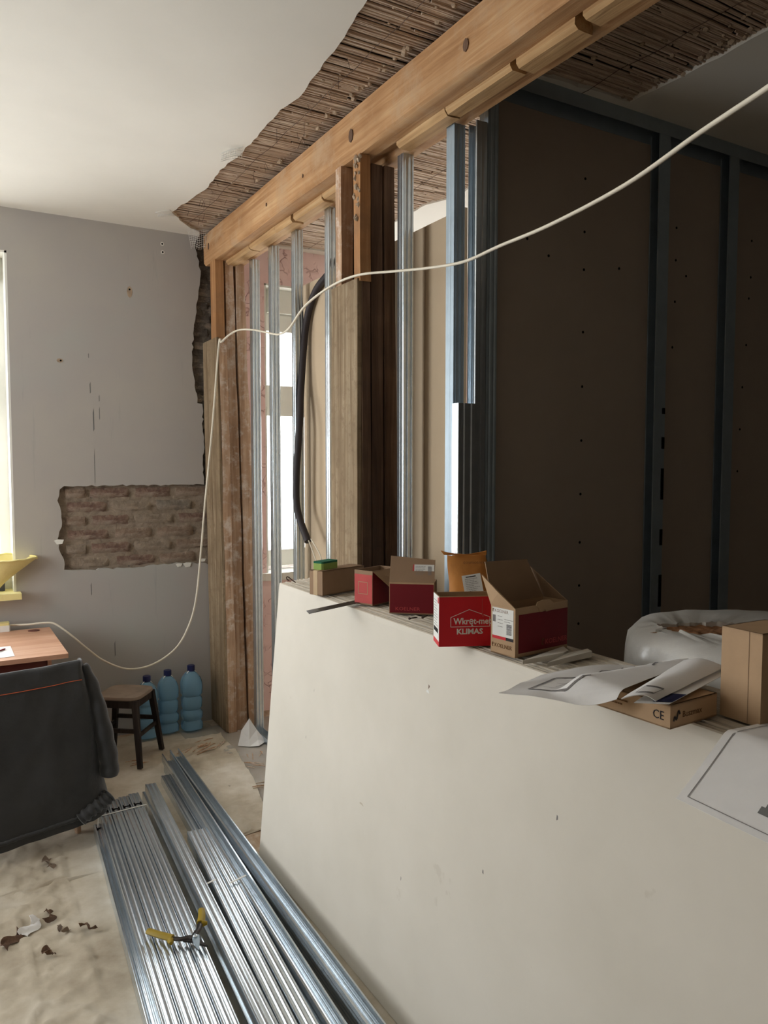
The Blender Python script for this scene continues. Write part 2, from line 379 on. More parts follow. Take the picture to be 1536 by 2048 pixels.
# --- exposed mortar bed and bricks
def rough(x0, x1, z0, z1, y, n, amp, seed):
    def fn(u, v):
        x, z = x0 + (x1 - x0) * u, z0 + (z1 - z0) * v
        return (x, y + amp * nz((x * 9, z * 14, seed)) + amp * .6 * nz((x * 30, z * 44, seed)), z)
    return MB().grid(fn, int((x1 - x0) * n), int((z1 - z0) * n))
obj('mortar_bed', rough(.60, 1.56, 1.03, 1.57, YB + .024, 90, .006, 2), 'mortar', wall, smooth=60)
obj('mortar_bed', rough(1.42, 1.58, 1.55, 3.12, YB + .022, 90, .007, 5), 'darkmortar', wall, smooth=60)
def brick_mesh(L, h, seed):
    def fn(u, v):
        x, z = (u - .5) * L, (v - .5) * h
        e = min(u, 1 - u) * L; g = min(v, 1 - v) * h; lift = min(1, min(e, g) / .007)
        return (x + .004 * nz((x * 20, z * 20, seed)), .014 - lift * (.016 + .008 * nz((x * 14, z * 25, seed + 4))) + .004 * nz((x * 50, z * 60, seed)), z + .004 * nz((x * 24, z * 9, seed + 9)))
    mb = MB().grid(fn, 9, 4); me = bpy.data.meshes.new('brick'); me.from_pydata(mb.v, [], [f[::-1] for f in mb.f]); me.update()
    fixn(me, 50)
    return me
BR = []
for k in range(9):
    me = brick_mesh((.245, .262, .13)[k % 3], .074, k * 3.1); BR.append(me)
def put_brick(me, x, z, mat, y=YB + .016):
    key = (me.name, mat)
    if key not in put_brick.c:
        d = me.copy(); d.name = 'brick'; d.materials.append(M[mat]); put_brick.c[key] = d
    o = bpy.data.objects.new('brick', put_brick.c[key]); COL.objects.link(o); o.parent = wall
    o.location = Vector((x, y, z)) - wloc(wall); o.rotation_euler = (0, random.uniform(-.02, .02), 0)
put_brick.c = {}
random.seed(11)
for r in range(6):
    z = 1.09 + r * .0845; x = .665 - (.13 if r % 2 else 0)
    while x < 1.54:
        k = random.choice((0, 1, 3, 4, 6, 7)); L = (.245, .262, .13)[k % 3]
        a, b = x, x + L
        if a < .655: k = random.choice((2, 5, 8)); L = .13; a = .66; b = a + L
        if b < 1.60: put_brick(BR[k], (a + b) / 2, z, random.choice(('brick', 'brick', 'brick3', 'brick2', 'mortar')) if not (r == 0 and .85 < a < 1.0) else 'brick2')
        x = b + .012
for r in range(18):
    z = 1.60 + r * .0845
    put_brick(BR[2 + 3 * (r % 3)], 1.515 - (.02 if r % 2 else 0), z, random.choice(('darkmortar', 'brick3', 'darkmortar')), YB + .02)
# small broken plaster flakes at the edges of the patch
mb = MB()
for x, z, s in ((1.335, 1.037, .022), (1.39, 1.034, .03), (.628, 1.22, .03), (1.49, 1.06, .02)):
    mb.prism([(x - s, z + s * .5), (x - s * .3, z + s * .7), (x + s * .8, z + s * .6), (x + s * .5, z - s * .2), (x - s * .5, z - s * .3)], 1, YB - .004, YB + .003)
obj('plaster_flake', mb, 'white', wall, label='bare white plaster flakes')
# fixing holes and scuffs on the grey wall
def dots(pts, r, mat, name, dz=1):
    mb = MB()
    for x, z in pts: mb.prism([(x + r * math.cos(t * .785), z + r * dz * math.sin(t * .785)) for t in range(8)], 1, YB - .0012, YB + .002)
    return obj(name, mb, mat, wall)
dots([(1.262, 3.045), (1.264, 2.995)], .012, 'white', 'filler_spot'); dots([(1.06, 2.73)], .016, 'lump', 'filler_spot', 2.2); dots([(.655, 2.29)], .018, 'lump', 'filler_spot', .7)
mb = MB()
for x, z in ((1.262, 3.045), (1.264, 2.995), (1.06, 2.745), (.66, 2.29)): mb.prism([(x + .006 * math.cos(t * .785), z + .006 * math.sin(t * .785)) for t in range(8)], 1, YB - .002, YB + .002)
obj('screw_hole', mb, 'black', wall)
mb = MB()
for x, z, w, h in ((.82, 2.14, .006, .07), (.835, 1.95, .007, .14), (.87, 1.99, .004, .08), (.815, 2.33, .004, .03), (.87, 2.08, .004, .04), (.835, 1.67, .003, .22), (.80, .93, .006, .08), (.93, .55, .006, .10)):
    mb.prism([(x - w * .3, z - h / 2), (x + w * .5, z - h * .4), (x + w * .4, z + h / 2), (x - w * .5, z + h * .3)], 1, YB - .0006, YB + .002)
obj('scuff_mark', mb, plain('grey_scuff', (108, 108, 106), .9, bmp=0), wall)
# --- other walls closing the rooms
mb = MB().box((XL - .2, YF, 0), (XL, LW[0], ZC + .2)); mb.box((XL - .2, LW[1], 0), (XL, 5.35, ZC + .2)); mb.box((XL - .2, LW[0], 0), (XL, LW[1], WZ[0])); mb.box((XL - .2, LW[0], WZ[1]), (XL, LW[1], ZC + .2))
struct(obj('wall_left', mb, 'room'), 'side wall of the room')
struct(obj('wall_right', MB().box((XR, YF, 0), (XR + .2, 2.34, ZC + .2)), 'roomdk'), 'far wall of the dark room')
struct(obj('wall_right', MB().box((XR, 2.34, 0), (XR + .2, 5.35, ZC + .2)), 'white'), 'far white wall of the bright room behind the partition')
struct(obj('wall_front', MB().box((XL - .2, YF - .2, 0), (1.55, YF, ZC + .2)), 'room'), 'wall behind the viewer')
struct(obj('wall_front', MB().box((1.55, YF - .2, 0), (XR + .2, YF, ZC + .2)), 'roomdk'), 'bare wall of the dark room behind the viewer')
# --- ceiling: loft boards, reed lath strip, plaster on both sides
ceil = struct(obj('ceiling', MB().box((XL, YF, ZC + .03), (XR, 5.35, ZC + .2)), 'dark'), 'ceiling with white plaster stripped along the beam to bare reeds')
random.seed(5)
ce = [(1.20, YF), (1.21, 1.2), (1.205, 1.9), (1.21, 2.173), (1.245, 2.396), (1.267, 2.633), (1.288, 2.864), (1.264, 3.003), (1.271, 3.245), (1.279, 3.522), (1.257, 3.747), (1.277, 4.054), (1.253, 4.246), (1.221, 4.50), (1.30, 4.62), (1.40, 4.74), (1.47, 4.79), (1.50, YB + .02)]
mb = MB(); mb.prism([(XL, YF)] + jag(ce, .006, .045) + [(XL, YB + .02)], 2, ZC, ZC + .032)
obj('ceiling_plaster', mb, 'ceil', ceil, label='smooth white ceiling plaster with a torn edge')
ce = [(XR, 5.3), (XR, YF), (2.44, YF), (2.442, 1.645), (2.456, 1.837), (2.451, 2.048), (2.445, 2.237), (1.86, 2.255), (1.86, 2.36), (2.36, 2.37), (2.43, 2.7), (2.48, 3.5), (2.41, 3.66), (2.42, 4.0), (2.38, 4.79), (2.2, 4.80), (1.9, 4.86), (1.9, 5.3)]
mb = MB(); mb.prism(ce[:2] + jag(ce[2:], .006, .05), 2, ZC, ZC + .032)
obj('ceiling_plaster', mb, 'ceil', ceil, label='white ceiling plaster of the second room')
random.seed(21)
mb = MB(); y = -.6
def reedlen(): return random.uniform(.25, 1.0)
while y < 4.87:
    x = 1.14 + random.uniform(-.2, 0)
    while x < 2.56:
        L = reedlen(); x1 = min(x + L, 2.58); r = random.uniform(.0028, .0052); z = ZC + .019 - random.random() ** 2 * .010
        sag = random.uniform(-.002, .008) if random.random() < .12 else 0; yy = y + random.uniform(-.002, .002); dy = random.uniform(-.006, .006)
        n = 3; rr = []
        for k in range(n + 1):
            t = k / n; px = x + (x1 - x) * t; py = yy + dy * (t - .5) + random.uniform(-.0012, .0012); pz = z - sag * (t if random.random() < .9 else 1)
            rr.append([(px, py + r * math.cos(a), pz + r * math.sin(a)) for a in (0, 1.05, 2.09, 3.14, 4.19, 5.24)])
        mb.rings(rr); x = x1 + random.uniform(0, .02)
    y += random.uniform(.0056, .0086)
tag(obj('reed_lath', mb, 'reed', ceil, smooth=70, fix=False, label='rows of dry brown reeds bared in the ceiling'), kind='stuff')
mb = MB(); ico = bmesh.new(); bmesh.ops.create_icosphere(ico, subdivisions=1, radius=1)
iv = [v.co.copy() for v in ico.verts]; iff = [tuple(v.index for v in f.verts) for f in ico.faces]; ico.free()
def lump(mb, c, r, fz=.5):
    o = random.uniform(0, 50)
    mb.add([(c[0] + p.x * r * random.uniform(.7, 1.2), c[1] + p.y * r * random.uniform(.7, 1.2), c[2] + p.z * r * fz) for p in iv], iff)
for k in range(520):
    x = random.uniform(1.22, 2.46); y = random.uniform(.5, 4.8)
    if 1.5 < x < 1.7: continue
    lump(mb, (x, y, ZC + .010), random.uniform(.003, .008), .45)
for k in range(80):
    lump(mb, (random.uniform(2.3, 2.46) if k % 2 else random.uniform(1.7, 2.46), random.uniform(1.2, 2.25), ZC + .006), random.uniform(.006, .015), .6)
for k in range(60): lump(mb, (1.49 - random.random() * .03, random.uniform(.8, 4.7), ZC + .012), random.uniform(.008, .02), .6)
tag(obj('plaster_crumb', mb, 'lump', ceil, smooth=40, fix=False, label='crumbs of plaster stuck to the reeds'), kind='stuff')
mb = MB()
for x0 in (1.37, 1.93, 2.22):
    P = [(x0 + random.uniform(-.008, .008), y * .16, ZC + .002 + random.uniform(-.006, .004)) for y in range(2, 31)]
    mb.tube(P, .0012, 4)
for k in range(26):
    x, y = random.uniform(1.28, 1.46), random.uniform(1.0, 4.6)
    mb.tube([(x, y, ZC + .01), (x + random.uniform(-.02, .02), y + random.uniform(-.02, .02), ZC - random.uniform(.01, .05))], .001, 3)
obj('tie_wire', mb, 'rust', ceil, label='thin rusty tie wires under the reeds')
# fibreglass mesh scraps hanging from the torn plaster edge
def mesh_scrap(c, w, h, ax, droop, nm=9):
    mb = MB(); A = Vector(ax[0]); B = Vector(ax[1])
    def P(u, v): return Vector(c) + A * (u - .5) * w * (1 - .25 * v) + B * v * h + Vector((0, 0, -droop * v * v + .006 * math.sin(9 * u)))
    for k in range(nm + 1): mb.tube([P(k / nm, t / 4) for t in range(5)], .0011, 3); 
    for k in range(nm): mb.tube([P(t / 4, k / nm) for t in range(5)], .0011, 3)
    return mb
for c, w, h, ax, dr, lb in (((1.275, 3.48, 3.12), .14, .10, ((.3, .95, 0), (-.9, .3, -.1)), .02, 'torn edge of fibreglass mesh hanging midway along the white ceiling'),
                        ((1.44, 4.72, 3.115), .13, .10, ((.9, -.3, 0), (.2, .5, -.8)), .02, 'frayed fibreglass mesh hanging above the end of the beam'),
                        ((1.225, 4.50, 3.12), .12, .09, ((.5, .8, 0), (-.9, .2, -.1)), .01, 'pointed scrap of mesh sticking out at the corner of the torn ceiling')):
    tag(obj('mesh_scrap', mesh_scrap(c, w, h, ax, dr), 'label'), lb, 'mesh scrap', 'mesh scraps on the ceiling edge')
# --- windows
for i, (a, b) in enumerate(WINS):
    yf = 5.02; t = .055; mb = MB()
    zt = 2.56 if i == 1 else WZ[1] - .02
    w = thing('window_%d' % (i + 1), ((a + b) / 2, yf, WZ[0]), ['white framed window at the edge of the grey wall', 'narrow view of a white framed window beyond the studs'][i], None)
    tag(w, kind='structure')
    xi0, xi1 = a + .012 + t, b - .012 - t; xm = (a + b) / 2
    for x0, x1, z0, z1, dy in ((a + .012, xi0, WZ[0] + .004, WZ[1] - .012, 0), (xi1, b - .012, WZ[0] + .004, WZ[1] - .012, 0), (xi0, xi1, WZ[0] + .03, WZ[0] + .14, .004), (xi0, xi1, 2.60, WZ[1] - .012, .004), (xi0, xi1, 2.08, 2.23, .004), (xi0, xi1, 2.02, 2.08, -.008), (xi0, xi1, 2.72, WZ[1] - .012, -.04)):
        mb.box((x0, yf + dy, z0), (x1, yf + dy + (.035 if dy < -.02 else .066), z1))
    for z0, z1 in ((WZ[0] + .14, 2.02), (2.23, 2.60)): mb.box((xm - .05, yf + .008, z0), (xm + .05, yf + .062, z1))
    obj('window_frame', mb, 'white', w)
    for x0, x1 in ((a + .05, (a + b) / 2 - .04), ((a + b) / 2 + .04, b - .05)):
        for z0, z1 in ((WZ[0] + .13, 2.03), (2.22, 2.61)): obj('pane', MB().box((x0, yf + .03, z0), (x1, yf + .036, z1)), 'glass', w)
    sm = MB()
    if i == 1:
        random.seed(4); p = jag([(a - .05, YB - .035), (a + .1, YB - .05), (a + .3, YB - .03), (2.15, YB - .03)], .008, .03)
        sm.prism([(a - .04, YB + .0)] + p + [(2.15, yf), (a - .01, yf)], 2, WZ[0] - .045, WZ[0] + .004); sm.box((2.15, YB - .03, WZ[0] - .04), (b, yf, WZ[0] + .004))
    else: sm.box((a - .06, YB - .09, WZ[0] - .03), (b + .02, yf, WZ[0] + .004))
    obj('window_sill', sm, 'white' if i == 1 else 'yellow', w)

# ================================================================== TIMBER FRAME
def timber(b, t, n=14, amp=.003, seed=0, axis='z'):
    """b, t: rectangles (x0,y0,x1,y1) at two heights z0,z1 given as (rect, z); wobbly sawn timber"""
    (rb, z0), (rt, z1) = b, t; mb = MB(); rr = []
    for k in range(n + 1):
        f = k / n; z = z0 + (z1 - z0) * f; r = [rb[i] + (rt[i] - rb[i]) * f for i in range(4)]
        ring = []
        P = [(r[0], r[1]), ((r[0] + r[2]) / 2, r[1]), (r[2], r[1]), (r[2], (r[1] + r[3]) / 2), (r[2], r[3]), ((r[0] + r[2]) / 2, r[3]), (r[0], r[3]), (r[0], (r[1] + r[3]) / 2)]
        for j, (x, y) in enumerate(P):
            ring.append((x + amp * nz((x * 30, z * 3.3 + seed, j * .9)), y + amp * nz((y * 30 + 7, z * 3.3 + seed, j * .9)), z))
        rr.append(ring)
    return mb.rings(rr)
def beam_y(x0, x1, z0, z1, y0, y1, n=40, amp=.004, seed=0):
    mb = MB(); rr = []
    for k in range(n + 1):
        y = y0 + (y1 - y0) * k / n; ring = []
        for j, (x, z) in enumerate(((x0, z0 + .012), (x0 + .012, z0), ((x0 + x1) / 2, z0), (x1, z0), (x1, z1), (x0, z1), (x0, (z0 + z1) / 2))):
            ring.append((x + amp * nz((x * 9, y * 2.6 + seed, j * .8)), y, z + (0 if z == z1 else amp * 1.2 * nz((z * 9 + 5, y * 3.1 + seed, j * .8)))))
        rr.append(ring)
    return mb.rings(rr)
bm_ = thing('ceiling_beam', (1.6, 1.1, 2.90), 'long orange timber beam under the ceiling resting on two wooden posts', 'beam')
obj('front_timber', beam_y(1.50, 1.578, 2.925, 3.105, YF + .02, 4.80), 'beam', bm_, smooth=40)
obj('rear_timber', beam_y(1.645, 1.705, 2.915, 3.06, YF + .02, 4.80, seed=9), 'beam', bm_, smooth=40)
obj('inner_timber', MB().box((1.575, YF + .05, 2.95), (1.648, 4.78, 3.10)), 'beam', bm_)
random.seed(9); y = 4.74
while y > .3:
    L = random.choice((.28, .33, .38, .24)); dz = random.uniform(-.008, .006)
    if not (2.52 < y - L / 2 < 2.95):
        obj('filler_block', beam_y(1.580, 1.646 + random.uniform(-.004, .004), 2.900 + dz, 2.955, y - L + random.choice((.004, .03)), y, n=3, amp=.003, seed=y), 'block', bm_)
    y -= L
mb = MB()
for yy, zz, r in ((4.70, 3.02, .014), (2.83, 3.01, .018), (2.05, 3.01, .014), (1.72, 3.02, .010), (3.75, 3.0, .006), (3.3, 3.0, .006)):
    mb.prism([(yy + r * math.cos(t * .785), zz + 1.5 * r * math.sin(t * .785)) for t in range(8)], 0, 1.4965, 1.52)
obj('knot_hole', mb, 'post_dark', bm_, label='dark knots and bolt holes')
# post against the grey wall
p1 = thing('wooden_post', (1.64, 4.72, 0), 'weathered wooden post of several planks against the grey wall', 'post')
obj('plank', timber(((1.546, 4.571, 1.600, 4.87), 0), ((1.520, 4.585, 1.568, 4.87), 2.45), seed=1, amp=.006), 'post_old', p1, smooth=40)
obj('plank', timber(((1.609, 4.60, 1.676, 4.84), 0), ((1.570, 4.615, 1.624, 4.84), 2.925), seed=5, amp=.006, n=20), 'post_old', p1, smooth=40)
obj('plank', timber(((1.690, 4.595, 1.768, 4.84), 0), ((1.636, 4.61, 1.690, 4.84), 2.925), seed=8, amp=.008, n=20), 'post_old', p1, smooth=40)
obj('upper_plank', timber(((1.508, 4.60, 1.561, 4.70), 2.452), ((1.508, 4.61, 1.561, 4.70), 2.925), seed=12), 'post_orange', p1, smooth=40, label='short clean orange plank under the beam')
obj('side_board', timber(((1.530, 4.574, 1.545, 4.87), .01), ((1.505, 4.59, 1.519, 4.87), 2.455), seed=15, amp=.004), 'post_grey', p1, smooth=40, label='grey weathered side board')
obj('nail_clip', MB().box((1.512, 4.566, 2.425), (1.545, 4.586, 2.437)), 'zinc', p1)
# post in the middle
p2 = thing('wooden_post', (1.6, 2.9, 0), 'thick dark wooden post with a pale board side, halfway along the beam behind the cartons', 'post')
obj('side_board', timber(((1.500, 2.79, 1.522, 3.035), 0), ((1.502, 2.785, 1.522, 3.02), 2.435), seed=22, amp=.002), 'post_grey', p2, smooth=40, label='pale weathered side board')
obj('plank', timber(((1.522, 2.785, 1.572, 3.02), 0), ((1.522, 2.78, 1.560, 3.01), 2.425), seed=25, amp=.003), 'post_dark', p2, smooth=40)
obj('plank', timber(((1.578, 2.79, 1.637, 3.0), 0), ((1.566, 2.785, 1.618, 3.0), 2.90), seed=28, amp=.003), 'post_dark', p2, smooth=40)
obj('plank', timber(((1.645, 2.783, 1.71, 2.98), 0), ((1.626, 2.778, 1.672, 2.98), 2.90), seed=31, amp=.004), 'post_dark', p2, smooth=40)
obj('upper_plank', timber(((1.505, 2.93, 1.56, 2.985), 2.40), ((1.505, 2.93, 1.56, 2.985), 2.925), seed=35), 'post_old', p2, smooth=40, label='narrow upright plank under the beam')
obj('upper_plank', timber(((1.512, 2.775, 1.561, 2.83), 2.425), ((1.508, 2.772, 1.556, 2.828), 2.925), seed=36), 'post_orange', p2, smooth=40, label='clean upright plank with plaster remains at its top')
mb = MB(); random.seed(2)
for k in range(26): lump(mb, (1.505 + random.uniform(-.004, .008), 2.772 + random.random() * .05, 2.92 - random.random() ** 1.6 * .26), random.uniform(.006, .013), 1.3)
obj('plaster_remains', mb, 'lump', p2, smooth=40)

# ================================================================== STEEL STUDS
def rib(x0, wd, dep, n=6):      # rounded groove starting at x0
    return [(x0 + wd * k / n, dep * (1 - math.cos(2 * math.pi * k / n)) / 2) for k in range(n + 1)]
def web(w, r=.0026):
    return [(.0012, .0004), (.0025, 0)] + rib(w * .18, w * .22, r) + rib(w * .60, w * .22, r) + [(w - .0025, 0), (w - .0012, .0004)]
def cw(w=.05, f=.05, lip=.006):      # C section: web along x at y=0, flanges towards +y
    r = .0016; fl = [(0, .0025), (0, f * .35)] + [(q[1], q[0]) for q in rib(f * .38, f * .24, r, 4)] + [(0, f * .65), (0, f - .001)]
    return [(lip, f)] + [(x, y) for x, y in fl[::-1]] + web(w) + [(w - x, y) for x, y in fl] + [(w - lip, f)]
def uw(w=.052, f=.04): return [(0, f), (0, .0025)] + web(w, .002) + [(w, .0025), (w, f)]
for i, (yy, x, lb) in enumerate(((4.50, 1.735, 'steel stud nearest the post beside the grey wall'), (4.17, 1.725, 'second steel stud from the grey wall, before the window edge'),
                             (3.83, 1.718, 'third steel stud from the grey wall, left of the dark tube'), (3.42, 1.715, 'steel stud just left of the middle post'), (2.70, 1.69, 'steel stud just right of the middle post'))):
    x -= .05
    mb = MB().section(cw(.05, .045), .0012, (x, yy - .045, .002), (x, yy - .045, 2.914 if i != 4 else 2.913), (1, 0, 0), (0, 1, 0))
    tag(obj('wall_stud', mb, 'zinc', origin=(x, yy, 0), smooth=40), lb + ', below the beam', 'steel stud', 'studs under the beam')
mb = MB().section(uw(.056, .04), .0012, (1.671, 3.05, .0005), (1.671, 4.57, .0005), (1, 0, 0), (0, 0, 1))
tag(obj('floor_track', mb, 'zinc'), 'steel floor track running along the studs from the post', 'steel track')
# bundle of studs at the end of the dark partition
grp = 'studs bundled at the partition corner'
mb = MB().section(cw(.05, .05), .0012, (1.655, 2.33, .002), (1.655, 2.33, 2.91), (1, 0, 0), (0, 1, 0)); tag(obj('wall_stud', mb, 'zincd', origin=(1.655, 2.36, 0), smooth=40), 'full-height steel stud at the left of the corner bundle, beside the brown boards', 'steel stud', grp)  # darker steel than its neighbours, dimmed in colour instead of by light
mb = MB().section(cw(.05, .05), .0012, (1.760, 2.27, .002), (1.760, 2.27, 2.91), (0, 1, 0), (-1, 0, 0)); tag(obj('wall_stud', mb, 'zinc', origin=(1.735, 2.30, 0), smooth=40), 'full-height steel stud in the middle of the corner bundle, a slot punched in it', 'steel stud', grp)
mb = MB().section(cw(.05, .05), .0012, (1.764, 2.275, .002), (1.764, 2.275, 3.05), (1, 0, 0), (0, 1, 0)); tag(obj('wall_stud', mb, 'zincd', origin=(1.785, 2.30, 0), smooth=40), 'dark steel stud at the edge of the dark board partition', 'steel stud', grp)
s4 = thing('wall_stud', (1.63, 2.24, 0), 'shorter bright steel profile standing in front of the corner bundle', 'steel stud', grp)
obj('channel', MB().section(cw(.075, .04), .0012, (1.612, 2.235, .002), (1.612, 2.235, 1.90), (1, 0, 0), (0, 1, 0)), 'zinc', s4)
# ================================================================== BROWN BOARD PARTITION IN THE CORRIDOR
pb = thing('board_partition', (1.76, 3.1, 0), 'brown plasterboard cladding fixed behind the studs under the beam', 'partition')
for y0, y1 in ((2.40, 2.668), (2.672, 3.868)): obj('board', MB().box((1.755, y0, .01), (1.7675, y1, 2.648)), 'gypbrown', pb)
# ================================================================== DARK BOARD PARTITION
pd = thing('board_partition', (3.1, 2.32, 0), 'unlit plasterboard partition with bare steel studs in the dark room', 'partition')
obj('board', MB().box((1.796, 2.33, .01), (2.69, 2.3425, 3.06)), 'gypgrey', pd); obj('board', MB().box((1.788, 2.329, .01), (1.80, 2.3425, 2.62)), 'gypedge', pd, label='pale cut board edge')
obj('board', MB().box((2.692, 2.33, .01), (3.62, 2.3425, 3.06)), 'gypgrey', pd); obj('board', MB().box((3.622, 2.33, .01), (XR - .01, 2.3425, 3.06)), 'gypgrey', pd)
obj('board', MB().box((1.80, 2.344, .01), (XR - .01, 2.3565, 3.12)), 'gyp', pd)
obj('top_track', MB().section([(0, 0), (0, .055), (.05, .055), (.05, -.03)], .0012, (1.80, 2.278, 3.068), (XR - .01, 2.278, 3.068), (0, 1, 0), (0, 0, 1)), 'zincd', pd)  # back flange lowered and dark, standing in for the shadow band below
studs = []
for x in (2.668, 3.130, 3.62, 4.1, 4.6):
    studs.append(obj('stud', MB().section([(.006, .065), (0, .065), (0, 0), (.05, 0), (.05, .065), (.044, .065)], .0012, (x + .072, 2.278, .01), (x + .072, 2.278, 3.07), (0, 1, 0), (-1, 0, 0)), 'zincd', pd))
mb = MB()
for z0, z1 in ((1.90, 1.925), (1.75, 1.80), (1.53, 1.665), (1.33, 1.40), (1.06, 1.20)): mb.box((2.722, 2.2755, z0), (2.738, 2.2785, z1))
obj('slot', mb, 'black', studs[0])
random.seed(14)
def screws(pts, y=2.33):
    for x, z in pts:
        o = bpy.data.objects.new('screw', screws.me); COL.objects.link(o); o.parent = pd; o.location = Vector((x, y, z)) - wloc(pd)
t_ = MB().lathe([(.001, 0), (.0055, 0), (.0055, .0015), (.001, .0016)], n=8); screws.me = bpy.data.meshes.new('screw'); screws.me.from_pydata([(p[0], -p[2], p[1]) for p in t_.v], [], t_.f); screws.me.materials.append(M['black'])
screws([(1.825, z) for z in (2.85, 2.67, 2.50, 2.22, 1.98, 1.77, 1.54, 1.35)] + [(2.30, z) for z in (2.83, 2.62, 2.47, 2.22, 2.0, 1.78, 1.56, 1.36, 1.18, 1.02)] + [(2.0, 2.55), (2.11, 2.5), (2.5, 2.5), (2.85, 2.72), (2.85, 2.58), (2.85, 2.4), (2.92, 2.52), (2.84, 2.2), (3.38, 2.74), (3.38, 2.57), (3.37, 2.47), (3.36, 2.25), (3.34, 2.05), (3.33, 1.85), (3.32, 1.65)])

# ================================================================== PLASTERBOARD STACK
LEAN = math.atan2(.105, 1.18); TB = .0125; NB = 19; BH = 1.184
def board_mesh(y0, y1):
    a = .0035; prof = [(0, a), (a, 0), (TB - a, 0), (TB, a), (TB, BH - .02), (TB - .004, BH - .003), (TB - .0055, BH), (.0045, BH), (.0015, BH - .003), (0, BH - .02)]
    mb = MB(); mb.m = Matrix.Rotation(LEAN, 4, 'Y'); mb.prism(prof, 1, y0, y1); return mb
random.seed(31); d = TB / math.cos(LEAN) + .0004
bmesh0 = None
for k in range(NB):
    x = 1.150 + k * d; yo = 3.03 + (0 if k == 0 else random.uniform(-.004, .012)) + (.004 * k if k > 5 else 0)
    if bmesh0 is None:
        bo = obj('plasterboard_sheet', board_mesh(-2.75, 0), 'gyp', origin=(0, 0, 0)); bmesh0 = bo.data
        bo.data.materials.append(M['gypedge'])
        for p in bo.data.polygons:
            c = Vector(p.center)
            if p.normal.z > .2 or abs(p.normal.y) > .9: p.material_index = 1
    else: bo = bpy.data.objects.new('plasterboard_sheet', bmesh0); COL.objects.link(bo)
    bo.location = (x, yo, .0012 + (random.uniform(0, .003) if k else 0))
    tag(bo, 'off-white plasterboard sheet at the front of the leaning stack, its whole face in view' if k == 0 else 'plasterboard sheet behind the front one, only its top edge showing under the cartons', 'plasterboard', 'leaning plasterboard stack')
ZT = 1.1865
fb = bpy.data.objects['plasterboard_sheet']
def on_face(y, z): return Vector((1.150 + .105 / 1.18 * z - .0006, y, z))
for y, z, w_, h_, mt in ((1.86, 1.02, .004, .014, 'post_dark'), (1.865, 1.012, .008, .005, 'label'), (2.62, .80, .002, .03, 'inkgrey'), (2.66, .62, .002, .02, 'inkgrey'), (1.93, .42, .002, .012, 'inkgrey'), (1.30, .86, .003, .008, 'inkgrey'), (1.55, .62, .003, .006, 'inkgrey'), (2.20, .55, .014, .004, 'gypedge')):
    c0 = on_face(y, z); mk = MB().add([tuple(c0 + Vector((0, -w_, -h_))), tuple(c0 + Vector((0, w_, -h_ * .6))), tuple(c0 + Vector((.105 / 1.18 * h_, w_ * .7, h_))), tuple(c0 + Vector((.105 / 1.18 * h_, -w_ * .5, h_ * .7)))], [(0, 3, 2, 1)])
    mk.add([(p[0] + .002, p[1], p[2]) for p in mk.v[:4]], [(0, 1, 2, 3)]); obj('scuff_mark', mk, mt, fb)

# ================================================================== STEEL PROFILES ON THE FLOOR
def profile(kind, p0, p1, w, f, z, up, label, group, cat='steel profile', holes=(), mat='zinc'):
    """p0 far left corner, p1 near left corner (x,y); up=True: web on top"""
    a, b = Vector((p0[0], p0[1], z)), Vector((p1[0], p1[1], z)); dv = (b - a).normalized(); side = Vector((-dv.y, dv.x, 0))
    if side.x < 0: side = -side
    sec = cw(w, f) if kind == 'c' else uw(w, f)
    root = thing('steel_profile', a, label, cat, group)
    o_ = a + Vector((0, 0, f if up else 0))
    obj('channel', MB().section(sec, .001, o_, b + Vector((0, 0, f if up else 0)), side, (0, 0, -1 if up else 1)), mat, root, smooth=40)
    for h in holes:
        fr = frame(a + dv * h + side * (w / 2) + Vector((0, 0, f)), side, -dv)
        hm = MB(); hm.m = fr; q = .0006
        hm.box((-.017, -.017, q), (-.011, .017, q + .0004)); hm.box((.011, -.017, q), (.017, .017, q + .0004)); hm.box((-.011, -.005, q), (.011, .005, q + .0004))
        obj('punched_slot', hm, 'black', root)
    return root
G1 = 'left bundle of steel profiles'
YN = .9
def lerpx(x0, y0, x1, y1, y): return x0 + (x1 - x0) * (y - y0) / (y1 - y0)
names = ('leftmost', 'second', 'third', 'fourth')
for k in range(4):
    xa = .607 + k * .0505; xb = lerpx(xa, 3.57, xa - .098, 2.05, YN)
    profile('c', (xa, 3.70 + .012 * k), (xb, YN), .0475, .048, .052, True, names[k] + ' profile from the left in the top layer of the tied bundle', G1, holes=(.10 + .01 * k,))
for k in range(4):
    xa = .576 + k * .0505; xb = lerpx(xa, 3.57, xa - .098, 2.05, YN)
    profile('c', (xa, 3.60), (xb, YN), .050, .048, .002, True, 'lowest layer profile on the floor at the left of the tied bundle' if k == 0 else 'profile hidden in the lower layer of the tied bundle', G1, holes=(.05,) if k == 0 else ())
